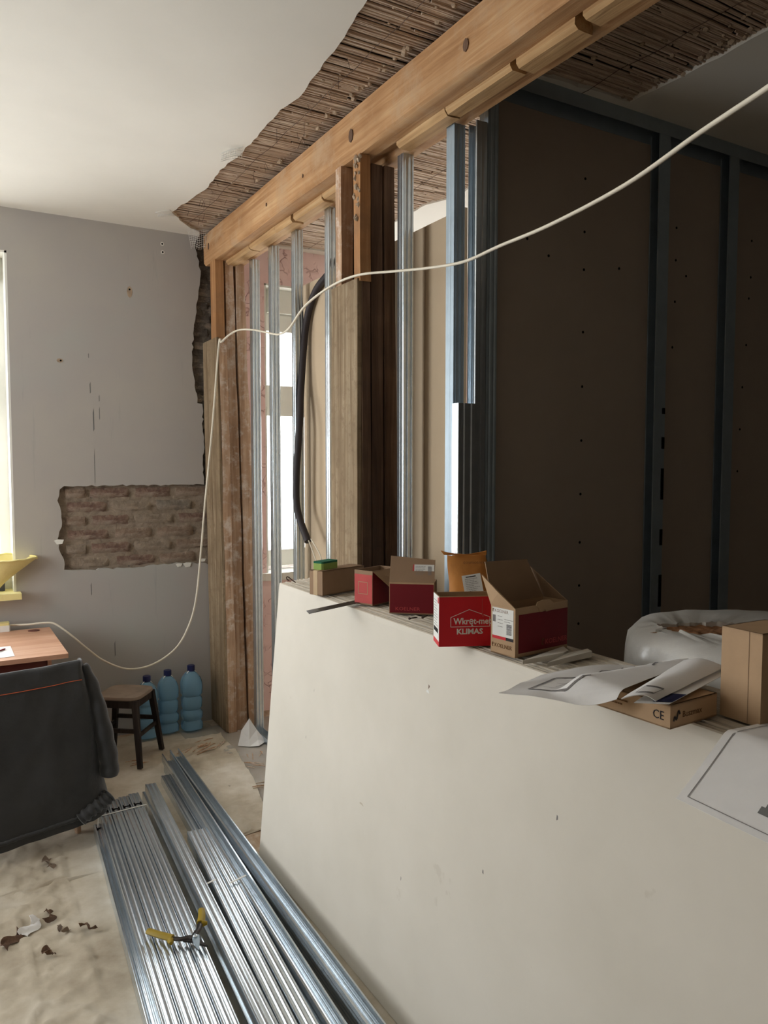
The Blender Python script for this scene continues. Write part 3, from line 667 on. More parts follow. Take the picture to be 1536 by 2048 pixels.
# white strap
def strap(P, r, label):
    tag(obj('strap', MB().tube(P, r, 6, .35), 'label'), label, 'strap', 'straps on the profiles')
strap([(.585, 3.555, .03), (.590, 3.555, .1005), (.597, 3.555, .1025), (.70, 3.563, .1035), (.806, 3.571, .1035), (.812, 3.572, .09), (.812, 3.572, .02)], .004, 'white strap tied round the left bundle of profiles')
G2 = 'loose steel profiles beside the bundle'
profile('u', (.845, 3.83), (lerpx(.845, 3.83, .735, 1.96, YN), YN), .052, .055, .002, True, 'lower channel carrying the slanted bright profile right of the tied bundle', G2)
profile('u', (.852, 3.80), (lerpx(.852, 3.80, .742, 1.96, YN), YN), .052, .046, .058, True, 'bright narrow channel on edge right of the tied bundle, its cut end pointing up', G2)
profile('c', (1.03, 4.18), (lerpx(1.03, 4.18, .915, 1.9, YN), YN), .050, .048, .052, False, 'open long profile on the left of the far pair beside the plasterboard stack', G2)
profile('c', (1.082, 4.215), (lerpx(1.082, 4.215, 1.01, 1.85, YN), YN), .050, .048, .052, False, 'open long profile on the right of the far pair, nearest the plasterboard stack', G2)
profile('c', (1.036, 4.16), (lerpx(1.036, 4.16, .945, 1.9, YN), YN), .050, .048, .002, True, 'profile lying on the floor under the far pair', G2)
profile('c', (1.088, 4.20), (lerpx(1.088, 4.20, 1.018, 1.85, YN), YN), .050, .048, .002, True, 'profile under the far pair against the plasterboard stack', G2)
profile('u', (.985, 4.02), (lerpx(.985, 4.02, .875, 1.9, YN), YN), .052, .040, .002, True, 'dull low channel on the drop cloth left of the far pair, with small holes', G2)
for k in range(2):
    profile('c', (.900 + k * .048, 3.235 - .004 * k), (lerpx(.900 + k * .048, 3.235, .80 + k * .054, 1.95, YN), YN), .048, .046, .046, True, ('left' if k == 0 else 'right') + ' one of the two shorter shiny profiles lying between the channels', G2)
profile('c', (.912, 3.19), (lerpx(.912, 3.19, .808, 1.95, YN), YN), .048, .04, .002, True, 'short low profile under the two shiny ones', G2)
for x, y, lb in ((.845, 2.77, 'left short scrap of white strap on the shiny profiles'), (.955, 2.74, 'right short scrap of white strap on the shiny profiles')):
    strap([(x - .035, y - .01, .1), (x, y, .1005), (x + .035, y + .012, .1)], .005, lb)

# ================================================================== CARTONS ON THE STACK
class Carton:
    """open or closed cardboard box; F = near bottom corner, ang = direction of its front face, sizes w (front), d (side), h"""
    def __init__(s, name, F, ang, w, d, h, label, mat='carton', lid=True, group='cartons on the plasterboard stack', z=ZT, th=.003):
        s.F = Vector((F[0], F[1], z)); a = math.radians(ang); s.u = Vector((math.cos(a), math.sin(a), 0)); s.w = Vector((-math.sin(a), math.cos(a), 0))
        s.W, s.D, s.H, s.th = w, d, h, th; s.Z = Vector((0, 0, 1))
        s.root = thing(name, s.F + s.u * w / 2 + s.w * d / 2, label, 'box', group)
        m = frame(s.F, s.u, s.w); mb = MB(); mb.m = m
        mb.box((0, 0, 0), (w, d, th)); mb.box((0, 0, 0), (w, th, h)); mb.box((0, d - th, 0), (w, d, h)); mb.box((0, th, 0), (th, d - th, h)); mb.box((w - th, th, 0), (w, d - th, h))
        if lid: mb.box((0, 0, h - th), (w, d, h))
        s.body = obj('body', mb, mat, s.root)
    def front(s): return frame(s.F, s.u, s.Z)
    def left(s): return frame(s.F + s.w * s.D, -s.w, s.Z)
    def top(s): return frame(s.F + s.Z * s.H, s.u, s.w)
    def print(s, fr, r, mat, name='printed_panel', z=.0003): return flat(fr, [r], mat, s.root, name, .0004, z)
    def flap(s, pts, mat='carton', name='flap', th=.0025):
        """pts: 3-D polygon (list of Vectors)"""
        n = (pts[1] - pts[0]).cross(pts[2] - pts[0]).normalized() * th; k = len(pts); mb = MB()
        mb.add([tuple(p) for p in pts] + [tuple(p + n) for p in pts], [tuple(range(k))[::-1], tuple(range(k, 2 * k))] + [(i, (i + 1) % k, k + (i + 1) % k, k + i) for i in range(k)])
        return obj(name, mb, mat, s.root)
    def P(s, a, b, c): return s.F + s.u * a + s.w * b + s.Z * c
def barcode(n, x, y, w, h, vertical=False, seed=1):
    rnd = random.Random(seed); out = []; p = 0
    while p < (h if vertical else w):
        t = rnd.uniform(.0006, .0016)
        out.append((x, y + p, x + w, y + p + t) if vertical else (x + p, y, x + p + t, y + h)); p += t + rnd.uniform(.0006, .0014)
    return out
def textlines(x, y, w, n, dy, seed=1, t=.0011):
    rnd = random.Random(seed); out = []
    for k in range(n):
        p = x
        while p < x + w * rnd.uniform(.55, 1):
            l = rnd.uniform(.003, .010); out.append((p, y - k * dy, min(p + l, x + w), y - k * dy + t)); p += l + .0015
    return out
# small brown taped carton
c1 = Carton('taped_carton', (1.25, 2.599), 19.5, .235, .068, .094, 'small plain brown taped carton carrying the green sponge', 'cartondk')
flat(c1.left(), [(.020, .0, .042, .094)], 'tape', c1.root, 'tape_strip'); mb = MB(); mb.m = c1.top(); mb.box((0, .022, .0002), (.05, .044, .0008)); obj('tape_strip', mb, 'tape', c1.root)
# sponge
sp = Vector((1.262, 2.622, ZT + .0945)); t = thing('sponge', sp, 'green kitchen sponge lying on the small brown carton', 'sponge')
mb = MB(); mb.m = Matrix.Translation(sp) @ Matrix.Rotation(math.radians(24), 4, 'Z')
def rbox(mb, x0, y0, z0, x1, y1, z1, r=.006):
    P = [(x0 + r, y0), (x1 - r, y0), (x1, y0 + r), (x1, y1 - r), (x1 - r, y1), (x0 + r, y1), (x0, y1 - r), (x0, y0 + r)]; mb.prism(P, 2, z0, z1); return mb
obj('foam', rbox(mb, 0, 0, 0, .095, .05, .024), 'sponge_y', t)
mb2 = MB(); mb2.m = mb.m; obj('scouring_pad', rbox(mb2, 0, 0, .024, .095, .05, .031), 'sponge_g', t)
# red carton with a pale printed square
c2 = Carton('red_carton', (1.312, 2.325), 21, .145, .083, .122, 'small dusty red carton with torn flap beside the taped brown carton', 'cartondk', False)
c2.print(c2.left(), (.001, .006, .082, .108), 'redfade'); c2.print(c2.front(), (.001, .004, .144, .118), 'reddk')  # front red darker than the side, its shade painted in
c2.flap([c2.P(.004, -.002, .120), c2.P(.13, -.002, .122), c2.P(.115, -.03, .085), c2.P(.060, -.034, .062)])
flat(c2.left(), [(.018, .038, .062, .040), (.018, .080, .062, .082), (.018, .038, .020, .082), (.060, .038, .062, .082)], 'carton', c2.root, 'printed_frame', z=.0008)
# red carton with raised front flap
c3 = Carton('red_carton', (1.294, 2.180), -40, .150, .085, .106, 'red carton with a tall brown flap standing up and a barcode label', 'carton', False)
c3.print(c3.front(), (.002, .004, .148, .100), 'reddk')
c3.flap([c3.P(0, .003, .106), c3.P(.15, .003, .106), c3.P(.152, .016, .180), c3.P(.004, .014, .192)], 'cartondk', 'raised_flap')
fr = frame(c3.P(.083, .0045, .113), c3.u, c3.w * .13 + c3.Z); lb3 = flat(fr, [(0, .012, .066, .052)], 'label', c3.root, 'label', z=.001); flat(fr, [(-.006, .012, 0, .052)], 'redfade', c3.root, 'label_edge', z=.001)
flat(fr, textlines(.004, .045, .035, 7, .0045, 4), 'inkgrey', lb3, 'label_print', z=.0016); flat(fr, barcode(0, .045, .018, .012, .028, True, 4), 'inkgrey', lb3, 'barcode', z=.0016)
lettering('KOELNER', .016, 'redfade', c3.front(), c3.root, .02, .012, sx=1.2)
# kraft paper bag
bo = Vector((1.40, 1.975, ZT)); bag = thing('paper_bag', bo + Vector((.05, 0, 0)), 'brown kraft paper bag with white label standing behind the red boxes', 'bag')
U = Vector((.80, -.46, 0)).normalized(); Nn = Vector((-U.y, U.x, 0)); BZ = Vector((0, 0, 1))
def bagpt(a, f, v, side):
    wdt = .150 - .028 * v + .004 * math.sin(v * 9); lean = .035 * v
    th_ = .030 * (1 - v) ** .7 + .004; cx = -.020 * v
    x = cx + (a - .5) * wdt; q = math.sin(math.pi * a) ** .5
    return bo + U * (.075 + x) + Nn * (.035 + lean + side * th_ * q * (.9 + .2 * nz((a * 4, v * 5, side * 3)))) + BZ * (.002 + .200 * v + .004 * nz((a * 5, v * 6, 1)) * v)
rr = []
for j in range(13):
    v = j / 12; rr.append([bagpt(i / 10, 0, v, -1) for i in range(11)] + [bagpt(1 - i / 10, 0, v, 1) for i in range(1, 10)])
mb = MB(); mb.rings(rr); obj('bag_body', mb, 'kraft', bag, smooth=35)
mb = MB()
tl, tr_ = bagpt(0, 0, 1, -1), bagpt(1, 0, 1, -1)
def earfn(u, v): return tl.lerp(tr_, u * 1.1 - .09) + U * (-.012 * (1 - u) * v) + BZ * (.001 + .012 * v * (.3 + abs(2 * u - 1) ** 2)) - Nn * (.008 + .014 * v * (1 - u * .2) + .004 * math.sin(u * 14))
obj('folded_rim', MB().grid(earfn, 14, 3, .0012), 'kraft', bag, smooth=50)
fr = frame(bo + U * .075 + Nn * (-.0045) + BZ * .03, U, BZ * 1.0 + Nn * .24)
fl_ = fr @ Matrix.Rotation(math.radians(9), 4, 'Z')
lbb = flat(fl_, [(-.022, .042, .038, .118)], 'label', bag, 'label', z=.004); flat(fl_, textlines(-.014, .104, .044, 8, .0055, 8), 'inkgrey', lbb, 'label_print', z=.0046); flat(fl_, [(-.010, .110, .022, .113)] + barcode(0, -.012, .050, .022, .012, False, 9), 'ink', lbb, 'barcode', z=.0046)
lettering('cosmoterme', .016, 'inkbrown', fr, bag, -.034, .152)
# bright red screw box
c4 = Carton('screw_box', (1.170, 1.706), -24, .205, .082, .137, 'bright red open screw box with white house logo, overhanging the stack front', 'carton', False)
c4.print(c4.front(), (0, 0, .205, .136), 'redlt'); c4.print(c4.left(), (0, 0, .082, .014), 'redlt'); lb4 = c4.print(c4.left(), (0, .014, .082, .137), 'label', 'label')
flat(c4.left(), textlines(.012, .120, .055, 10, .0075, 12), 'inkgrey', lb4, 'label_print', z=.0008); flat(c4.left(), barcode(0, .008, .034, .060, .012, False, 5), 'ink', lb4, 'barcode', z=.0008)
flat(c4.left(), [(.066, .118, .080, .134)], 'redlt', lb4, 'label_corner', z=.0008)
f4 = c4.front()
lettering('Wkręt-met', .0245, 'label', f4, c4.root, .040, .061, bold=.0005, sx=.90); lettering('KLIMAS', .0205, 'label', f4, c4.root, .048, .034, bold=.0007, sx=1.08)
mb = MB(); mb.m = f4
def stroke(mb, a, b, t=.0014, z=.0008, h=.0003):
    a, b = Vector(a), Vector(b); dd = (b - a).normalized(); n_ = Vector((-dd.y, dd.x)) * t / 2
    q = [a - n_, b - n_, b + n_, a + n_]; mb.add([(p.x, p.y, z) for p in q] + [(p.x, p.y, z + h) for p in q], [(3, 2, 1, 0), (4, 5, 6, 7), (0, 1, 5, 4), (1, 2, 6, 5), (2, 3, 7, 6), (3, 0, 4, 7)])
for a, b in (((.032, .054), (.032, .080)), ((.032, .080), (.083, .101)), ((.083, .101), (.140, .080)), ((.140, .080), (.140, .054)), ((.140, .054), (.032, .054))): stroke(mb, a, b)
obj('house_logo', mb, 'label', c4.root)
flat(f4, [(.118, .085, .1195, .13), (.1195, .08, .123, .088)], 'redfade', c4.root, 'tear', z=.0009)
# brown and red box with raised lid
c5 = Carton('screw_box', (1.267, 1.505), 6, .200, .088, .128, 'open brown and dark red box with lid raised and torn front tab', 'carton', False)
f5, l5 = c5.front(), c5.left()
c5.print(f5, (.012, .010, .199, .110), 'reddk'); lb5 = c5.print(l5, (.006, .048, .082, .122), 'label', 'label'); c5.print(l5, (.006, .040, .055, .048), 'redlt', 'label_band'); c5.print(l5, (.055, .040, .082, .048), 'ink', 'label_band')
lettering('KOELNER', .0115, 'inkbrown', l5, lb5, .014, .110, sx=1.0); lettering('KOELNER', .0145, 'inkbrown', l5, c5.root, .014, .018, sx=1.0); lettering('KOELNER', .019, 'redfade', f5, c5.root, .112, .022, sx=1.05)
for fr, x, y, s in ((l5, .008, .1105, .0045), (l5, .006, .0185, .0055), (f5, .100, .0225, .009)):
    mb = MB(); mb.m = fr
    stroke(mb, (x, y), (x, y + s * 1.7), .002); stroke(mb, (x, y + s * 1.7), (x + s * .7, y + s * 1.7), .0015); stroke(mb, (x, y), (x + s * .7, y), .0015); stroke(mb, (x + s * .4, y + s * .85), (x + s * .9, y + s * 1.5), .0012); obj('logo_mark', mb, 'inkbrown', c5.root)

flat(l5, textlines(.026, .100, .018, 4, .009, 3) + textlines(.050, .094, .03, 2, .006, 5), 'inkgrey', lb5, 'label_print', z=.0008); flat(l5, [(.008, .084, .018, .102)], 'inkgrey', lb5, 'label_picture', z=.0008); flat(l5, barcode(0, .058, .056, .018, .028, True, 6), 'ink', lb5, 'barcode', z=.0008)
c5.flap([c5.P(.002, .087, .127), c5.P(.198, .087, .127), c5.P(.160, .115, .232), c5.P(.004, .118, .236)], 'cartondk', 'raised_lid')
c5.flap([c5.P(.001, .088, .128), c5.P(.001, .0, .128), c5.P(-.010, .050, .165), c5.P(-.012, .110, .205)], 'carton', 'side_flap')
c5.flap([c5.P(.199, .0, .127), c5.P(.199, .088, .127), c5.P(.170, .112, .212)], 'cartondk', 'side_flap')
mb = MB(); mb.m = f5
mb.prism([(.074, .128), (.078, .137), (.10, .141), (.125, .140), (.140, .130), (.146, .118), (.132, .111), (.112, .109), (.106, .116), (.098, .110), (.086, .111), (.084, .120)], 2, .0012, .0036); obj('torn_tab', mb, 'carton', c5.root)
# flat carton under the drawings and tall carton
c6 = Carton('flat_carton', (1.172, .947), 3, .145, .185, .046, 'low flat brown carton under the drawings, a CE mark on its side', 'carton')
lettering('CE', .024, 'ink', c6.left(), c6.root, .146, .014, sx=.9); lettering('Buszmax', .017, 'inkbrown', c6.front(), c6.root, .036, .017); flat(c6.left(), textlines(.02, .026, .085, 2, .008, 33, .003), 'inkbrown', c6.root, 'print', z=.0006)
mb = MB(); mb.m = c6.front(); P = [(.010 + .018 * t / 8, .014 + .016 * (t / 8) + .006 * math.sin(t * 1.3)) for t in range(9)]
for a, b in zip(P[:-1], P[1:]): stroke(mb, a, b, .004)
obj('logo_mark', mb, 'ink', c6.root)
c7 = Carton('tall_carton', (1.326, .868), -2, .13, .088, .178, 'tall plain brown carton standing beside the flat one at the right edge', 'carton')
flat(c7.left(), [(.060, .0, .061, .178)], 'cartondk', c7.root, 'cardboard_seam')
# steel straightedge poking over the stack
mb = MB(); fr = frame((1.075, 2.305, ZT + .002), (.94, .33, .010), (-.33, .94, 0)); mb.m = fr; mb.prism([(-.02, .0), (.27, .0), (.27, .042), (.008, .042)], 2, 0, .0018); tag(obj('steel_ruler', mb, 'tool'), 'dark flat steel straightedge jutting out over the front of the stack', 'ruler')
# bits on the stack
for x, y, a, lb in ((1.292, 2.053, 10, 'small dark screw lying left before the red cartons on the stack'), (1.338, 2.045, 30, 'small dark screw lying right before the red cartons on the stack')):
    dv = Vector((math.cos(math.radians(a)), math.sin(math.radians(a)), 0)); p = Vector((x, y, ZT + .005)); mb = MB(); mb.tube([p, p + dv * .004, p + dv * .006, p + dv * .034, p + dv * .037], [.0042, .004, .002, .0018, .0004], 6)
    tag(obj('screw', mb, 'rust'), lb, 'screw', 'loose screws on the stack')
mb = MB(); mb.tube(catmull([(1.292, 2.945, ZT + .003), (1.284, 2.968, ZT + .012), (1.276, 2.985, ZT + .022), (1.268, 2.985, ZT + .020), (1.268, 2.975, ZT + .012), (1.276, 2.972, ZT + .010)], 5), .0022, 6); tag(obj('hooked_wire', mb, 'rust'), 'bent hook of dark wire at the far end of the stack', 'wire')
for P, lb in (([(1.246, 1.450), (1.42, 1.492), (1.40, 1.452), (1.372, 1.440)], 'larger wedge of plasterboard offcut lying beside the open box'), ([(1.283, 1.402), (1.38, 1.432), (1.455, 1.440), (1.446, 1.415)], 'thin torn strip of plasterboard offcut next to the drawings')):
    mb = MB().prism(P, 2, ZT, ZT + .010); mb.v = [(p[0], p[1], p[2] + (.006 if p[0] > 1.36 and p[2] > ZT + .005 else 0)) for p in mb.v]; tag(obj('board_offcut', mb, 'gyp'), lb, 'offcut', 'offcuts on the stack')
# ------------------------------------------------------------------ drawings
def sheet(name, fn, mat, label, cat, n=26, th=.0007, group='drawings on the stack'):
    root = thing(name, fn(.5, .5), label, cat, group); obj('paper', MB().grid(fn, n, n, th), mat, root, smooth=60); return root
def drawn(root, fn, segs, t, mat, name='plan_lines', lift=.0012):
    mb = MB()
    for (a, b) in segs:
        a, b = Vector(a), Vector(b); dd = b - a; n_ = Vector((-dd.y, dd.x)).normalized() * t / 2; k = max(2, int(dd.length * 20))
        q = []
        for i in range(k + 1):
            p = a + dd * i / k; e1, e2 = p + n_, p - n_; q.append((Vector(fn(*e1)) + Vector((0, 0, lift)), Vector(fn(*e2)) + Vector((0, 0, lift))))
        mb.add([tuple(x) for pr_ in q for x in pr_], [(2 * i, 2 * i + 2, 2 * i + 3, 2 * i + 1) for i in range(k)])
    o = obj(name, mb, mat, root, fix=False); o['kind'] = 'stuff'; return o
def sstep(a, b, x): t = min(1, max(0, (x - a) / (b - a))); return t * t * (3 - 2 * t)
def plan_fn(u, v):      # u along the long side, v across
    p = Vector((1.005, 1.245)).lerp(Vector((1.125, 1.035)), u).lerp(Vector((1.208, 1.338)).lerp(Vector((1.46, 1.12)), u), v)
    b_ = math.sin(math.pi * u) * v ** 1.5; p = p + Vector((.10, .085)) * b_
    bx = sstep(1.10, 1.155, p.x) * sstep(1.20, 1.145, p.y) if p.y > .9 else 0
    bx = sstep(1.08, 1.150, p.x) * (1 - sstep(1.145, 1.20, p.y))
    return (p.x, p.y, ZT + .006 + .050 * bx + .010 * math.sin(3.1 * u) * (1 - v) * (1 - bx) + .004 * nz((u * 3, v * 3, 2)) + .012 * (1 - u) * (1 - v))
s1 = sheet('plan_drawing', plan_fn, 'paper', 'large creased floor plan sheet draped over the stack and the flat carton', 'drawing')
drawn(s1, plan_fn, [((.16, .22), (.52, .12)), ((.16, .22), (.20, .62)), ((.20, .62), (.42, .60)), ((.52, .12), (.66, .22))], .020, 'inkgrey')
drawn(s1, plan_fn, [((.40, .55), (.62, .56)), ((.48, .55), (.46, .80)), ((.46, .80), (.66, .86)), ((.66, .60), (.64, .78)), ((.64, .70), (.72, .70)), ((.72, .74), (.86, .80)), ((.86, .80), (.88, .66)), ((.58, .80), (.56, .92))], .012, 'inkgrey')
drawn(s1, plan_fn, [((.24, .30), (.40, .26)), ((.28, .45), (.45, .40)), ((.34, .30), (.36, .50)), ((.52, .65), (.60, .66)), ((.70, .60), (.80, .58)), ((.5, .72), (.6, .74))], .005, 'inkgrey')
def fold_fn(u, v):
    p = Vector((1.105, 1.005)).lerp(Vector((1.40, 1.10)), v).lerp(Vector((1.150, .962)).lerp(Vector((1.43, 1.02)), v), u)
    return (p.x, p.y, ZT + .054 + .014 * v + .010 * math.sin(math.pi * u) + .003 * nz((u * 2, v * 3, 4)))
s3 = sheet('folded_document', fold_fn, 'paper', 'folded stapled document with a small picture lying over the flat carton', 'document', 14, .0016)
drawn(s3, fold_fn, [((.30, .06), (.80, .06)), ((.30, .20), (.80, .20)), ((.30, .06), (.30, .20)), ((.80, .06), (.80, .20))], .018, 'inkgrey', 'picture_frame', .0015)
def fold2_fn(u, v):
    p = Vector(fold_fn(u, v)); return (p.x + .012, p.y - .020 + .012 * v, ZT + .050 + .008 * v + .002 * u)
s4_ = sheet('folded_document', fold2_fn, 'paper', 'lower leaf of the folded document with a dark blue picture corner', 'document', 12, .001)
drawn(s4_, fold2_fn, [((.55, .03), (.55, .24)), ((.70, .03), (.70, .24)), ((.85, .03), (.85, .24)), ((.95, .03), (.95, .24))], .15, plain('navy_print', (40, 44, 78), .6, bmp=0), 'picture')
def hang_fn(u, v):      # u: down over the front edge, v: along the stack towards the viewer
    y = .872 - .34 * v + .03 * u; s = u * .36
    if s < .10: x, z = 1.345 - s, ZT + .006 + .003 * math.sin(v * 8)
    else: q = s - .10; x, z = 1.245 - q * .62 - .02 * v, ZT + .006 - q * .35 + .10 * q * q
    return (x, y - (.06 * max(0, u - .3)), z)
s5 = sheet('plan_drawing', hang_fn, 'paper', 'plan sheet hanging over the front edge of the stack at the right', 'drawing')
drawn(s5, hang_fn, [((.04, .05), (.95, .05)), ((.95, .05), (.95, .98))], .006, 'inkgrey')
drawn(s5, hang_fn, [((.62, .46), (.62, .9)), ((.68, .44), (.68, .9)), ((.74, .42), (.74, .9)), ((.80, .40), (.80, .9))], .062, plain('grey_print', (112, 112, 110), .7, bmp=0), 'printed_block')

# ================================================================== WOOL ROLL BEHIND THE STACK
rc = Vector((1.915, 1.27, 0)); RR = .345; HT = 1.262
roll = thing('insulation_roll', rc, 'roll of brown mineral wool in torn grey foil standing behind the stack', 'insulation roll')
n = 96; prof = [(.97, 0), (1, .03), (1.0, .4), (1.01, .8), (1.0, 1.08), (.99, 1.16), (.965, 1.205), (.90, 1.228), (.80, 1.238)]
rr = []
for r, z in prof:
    rr.append([(rc.x + RR * r * math.cos(t) * (1 + .02 * nz((math.cos(t) * 7, math.sin(t) * 7, z * 3)) + (.015 * nz((math.cos(t) * 18, math.sin(t) * 18, z * 6)) if z > 1 else 0)), rc.y + RR * r * math.sin(t) * (1 + .02 * nz((math.cos(t) * 7, math.sin(t) * 7, z * 3)) + (.015 * nz((math.cos(t) * 18, math.sin(t) * 18, z * 6)) if z > 1 else 0)), z + (.006 * nz((t * 3, z, 5)) if z > 1 else 0)) for t in [2 * math.pi * k / n for k in range(n)]])
def holer(t): return RR * (.29 + .07 * nz((math.cos(t) * 3, math.sin(t) * 3, 8)) + .05 * nz((math.cos(t) * 11, math.sin(t) * 11, 3)))
HC = Vector((-.125, .05))
def holep(t, s, z):
    a, b = holer(t) * s * 1.35 * math.cos(t), holer(t) * s * .8 * math.sin(t); ca, sa = math.cos(-.53), math.sin(-.53)
    return (rc.x + HC.x + a * ca - b * sa, rc.y + HC.y + a * sa + b * ca, z)
def outer(t): return t
last = []
for k in range(n):
    t = 2 * math.pi * k / n + .53; last.append(holep(t, 1, 1.240 + .012 * abs(nz((math.cos(t) * 6, math.sin(t) * 6, 2)))))
ang = [math.atan2(p[1] - rc.y, p[0] - rc.x) % (2 * math.pi) for p in last]; sh = min(range(n), key=lambda k: min(ang[k], 2 * math.pi - ang[k])); last = last[sh:] + last[:sh]
rr.append([tuple(Vector(a).lerp(Vector(b), .55)) for a, b in zip(rr[-1], last)]); rr.append(last); rr.append([tuple(Vector(p) + Vector((0, 0, -.018))) for p in last])
mb = MB(); mb.rings(rr, caps=False); obj('foil_wrap', mb, 'foil', roll, smooth=60)
mb = MB()
def woolfn(u, v):
    t = 2 * math.pi * u; p = holep(t, v * 1.1, 0); return (p[0], p[1], 1.232 + .010 * nz((p[0] * 30, p[1] * 30, 1)) + .006 * nz((p[0] * 90, p[1] * 90, 1)))
obj('wool', MB().grid(woolfn, 48, 14), 'wool', roll, smooth=60)

# ================================================================== CABLES
path = [(1.05, .40, 2.27), (1.163, .699, 2.299), (1.237, .831, 2.317), (1.31, 1.021, 2.327), (1.378, 1.271, 2.316), (1.438, 1.584, 2.319), (1.482, 1.849, 2.334), (1.50, 2.055, 2.336), (1.530, 2.31, 2.375), (1.525, 2.53, 2.41), (1.485, 2.755, 2.437), (1.488, 3.009, 2.441), (1.50, 3.289, 2.411), (1.51, 3.486, 2.345), (1.52, 3.62, 2.335), (1.52, 3.714, 2.347), (1.52, 3.982, 2.407), (1.518, 4.217, 2.443), (1.515, 4.38, 2.44), (1.512, 4.52, 2.415), (1.508, 4.558, 2.40),
        (1.463, 4.56, 1.921), (1.41, 4.56, 1.45), (1.385, 4.56, 1.20), (1.345, 4.56, .864), (1.29, 4.56, .69), (1.21, 4.57, .57), (1.08, 4.60, .49), (.95, 4.64, .475), (.83, 4.68, .53), (.75, 4.70, .60), (.65, 4.74, .70), (.58, 4.76, .760), (.53, 4.77, .772), (.44, 4.79, .768), (.34, 4.82, .768)]
cab = thing('power_cable', (1.5, 4.5, 2.4), 'long white cable from upper right over the posts, looping down to the desk', 'cable')
obj('sheath', MB().tube(catmull(path, 7), .0062, 7, .8), 'cable', cab, smooth=60)
con = thing('cable_conduit', (1.65, 3.6, .01), 'thick dark rubber tube bending down between the studs with pale wires at its end', 'conduit')
P = [(1.80, 3.15, 2.70), (1.765, 3.30, 2.678), (1.735, 3.40, 2.664), (1.735, 3.503, 2.638), (1.730, 3.668, 2.570), (1.725, 3.771, 2.420), (1.700, 3.778, 2.130), (1.665, 3.729, 1.890), (1.648, 3.734, 1.627), (1.648, 3.724, 1.443), (1.650, 3.599, 1.287)]
obj('tube', MB().tube(catmull(P, 8), .0185, 10), 'conduit', con, smooth=60)
for P in ([(1.650, 3.598, 1.300), (1.650, 3.527, 1.224), (1.650, 3.498, 1.177), (1.650, 3.517, 1.085), (1.66, 3.50, .5), (1.67, 3.50, .01)], [(1.650, 3.562, 1.303), (1.650, 3.457, 1.232), (1.650, 3.423, 1.160), (1.650, 3.458, 1.093), (1.67, 3.47, .5), (1.68, 3.47, .01)]):
    obj('wire', MB().tube(catmull(P, 6), .0032, 6), 'cable', con, smooth=60)

# ================================================================== DROP CLOTH AND FLOOR LITTER
random.seed(6)
def hcloth(x, y):
    h = .0
    a = nz((x * 2.1 + 3, y * 1.3, 1)); w1 = 1 - abs(nz((x * 3.2 + a * 1.2, y * 2.2 + a, 4))) * 2
    w2 = 1 - abs(nz((x * 6.5 - a * 1.5, y * 9.0, 8))) * 2; w3 = 1 - abs(nz((x * 15, y * 13 + a, 12))) * 2
    return .003 + .010 * max(0, w1) ** 9 + .011 * max(0, w2) ** 8 + .007 * max(0, w3) ** 5 + .003 * nz((x * 4, y * 5, 3))
def under(x, y):      # nothing may poke through the things that lie on the cloth
    return 1
def edge_x(y): return (1.49 if y > 4.3 else 1.33 + (y - 3.25) * .152 if y > 3.25 else 1.165) + (.02 * nz((y * 3, 2, 5)) if y > 3.25 else 0)
def clothfn(u, v):
    y = -.6 + 5.44 * v; x0 = -2.0; xe = edge_x(y); x = x0 + (xe - x0) * u
    pressed = .12 if (.42 < x < 1.2 and y < 4.25 and x < 1.2) else 1
    if y > 4.58 or (4.0 < y and .72 < x < 1.02): pressed = .12
    elif y > 3.6 and x < .60: pressed = 1
    y2 = y + .05 * nz((x * 2, 3, 1)) * v
    return (x, y2, .0006 + hcloth(x, y) * pressed if pressed == 1 else .0006 + hcloth(x, y) * .1)
dc = thing('drop_cloth', (0, 2, 0), 'wrinkled dusty beige drop cloth covering the floor under the profiles', 'drop cloth')
obj('fleece', MB().grid(clothfn, 230, 330, .0006), 'fleece', dc, smooth=80)
def film(u, v):
    x = 1.28 + .62 * u; y = 3.4 + 1.35 * v; return (x, y, .0022 + .005 * abs(nz((x * 8, y * 8, 3))))
tag(obj('plastic_film', MB().grid(film, 24, 40, .0003), 'film', smooth=80), 'crinkled clear plastic film on the floor by the wooden post', 'plastic film')
random.seed(17)
k = 0
for (cx, cy, n_, L, a0) in ((1.30, 4.36, 9, .22, 25), (1.40, 4.40, 4, .12, 60), (1.47, 3.99, 4, .10, -50), (1.44, 3.72, 4, .09, -20), (.93, 4.33, 3, .12, -10), (1.36, 4.50, 3, .10, 20), (1.55, 4.12, 4, .10, 70)):
    for _ in range(n_):
        x, y = cx + random.uniform(-.05, .05), cy + random.uniform(-.05, .05); a = math.radians(a0 + random.uniform(-18, 18)); l = L * random.uniform(.5, 1)
        if .62 < x < .8: continue
        dv = Vector((math.cos(a), math.sin(a), 0)); z = .014
        tag(obj('reed_stick', MB().tube([Vector((x, y, z)) - dv * l / 2, Vector((x, y, z + random.uniform(0, .006))), Vector((x, y, z)) + dv * l / 2], [.002, .0035, .002], 5), 'reed' if random.random() < .3 else 'post_old'), 'broken brown reed stick scattered on the floor before the post', 'reed', 'reed sticks on the floor')
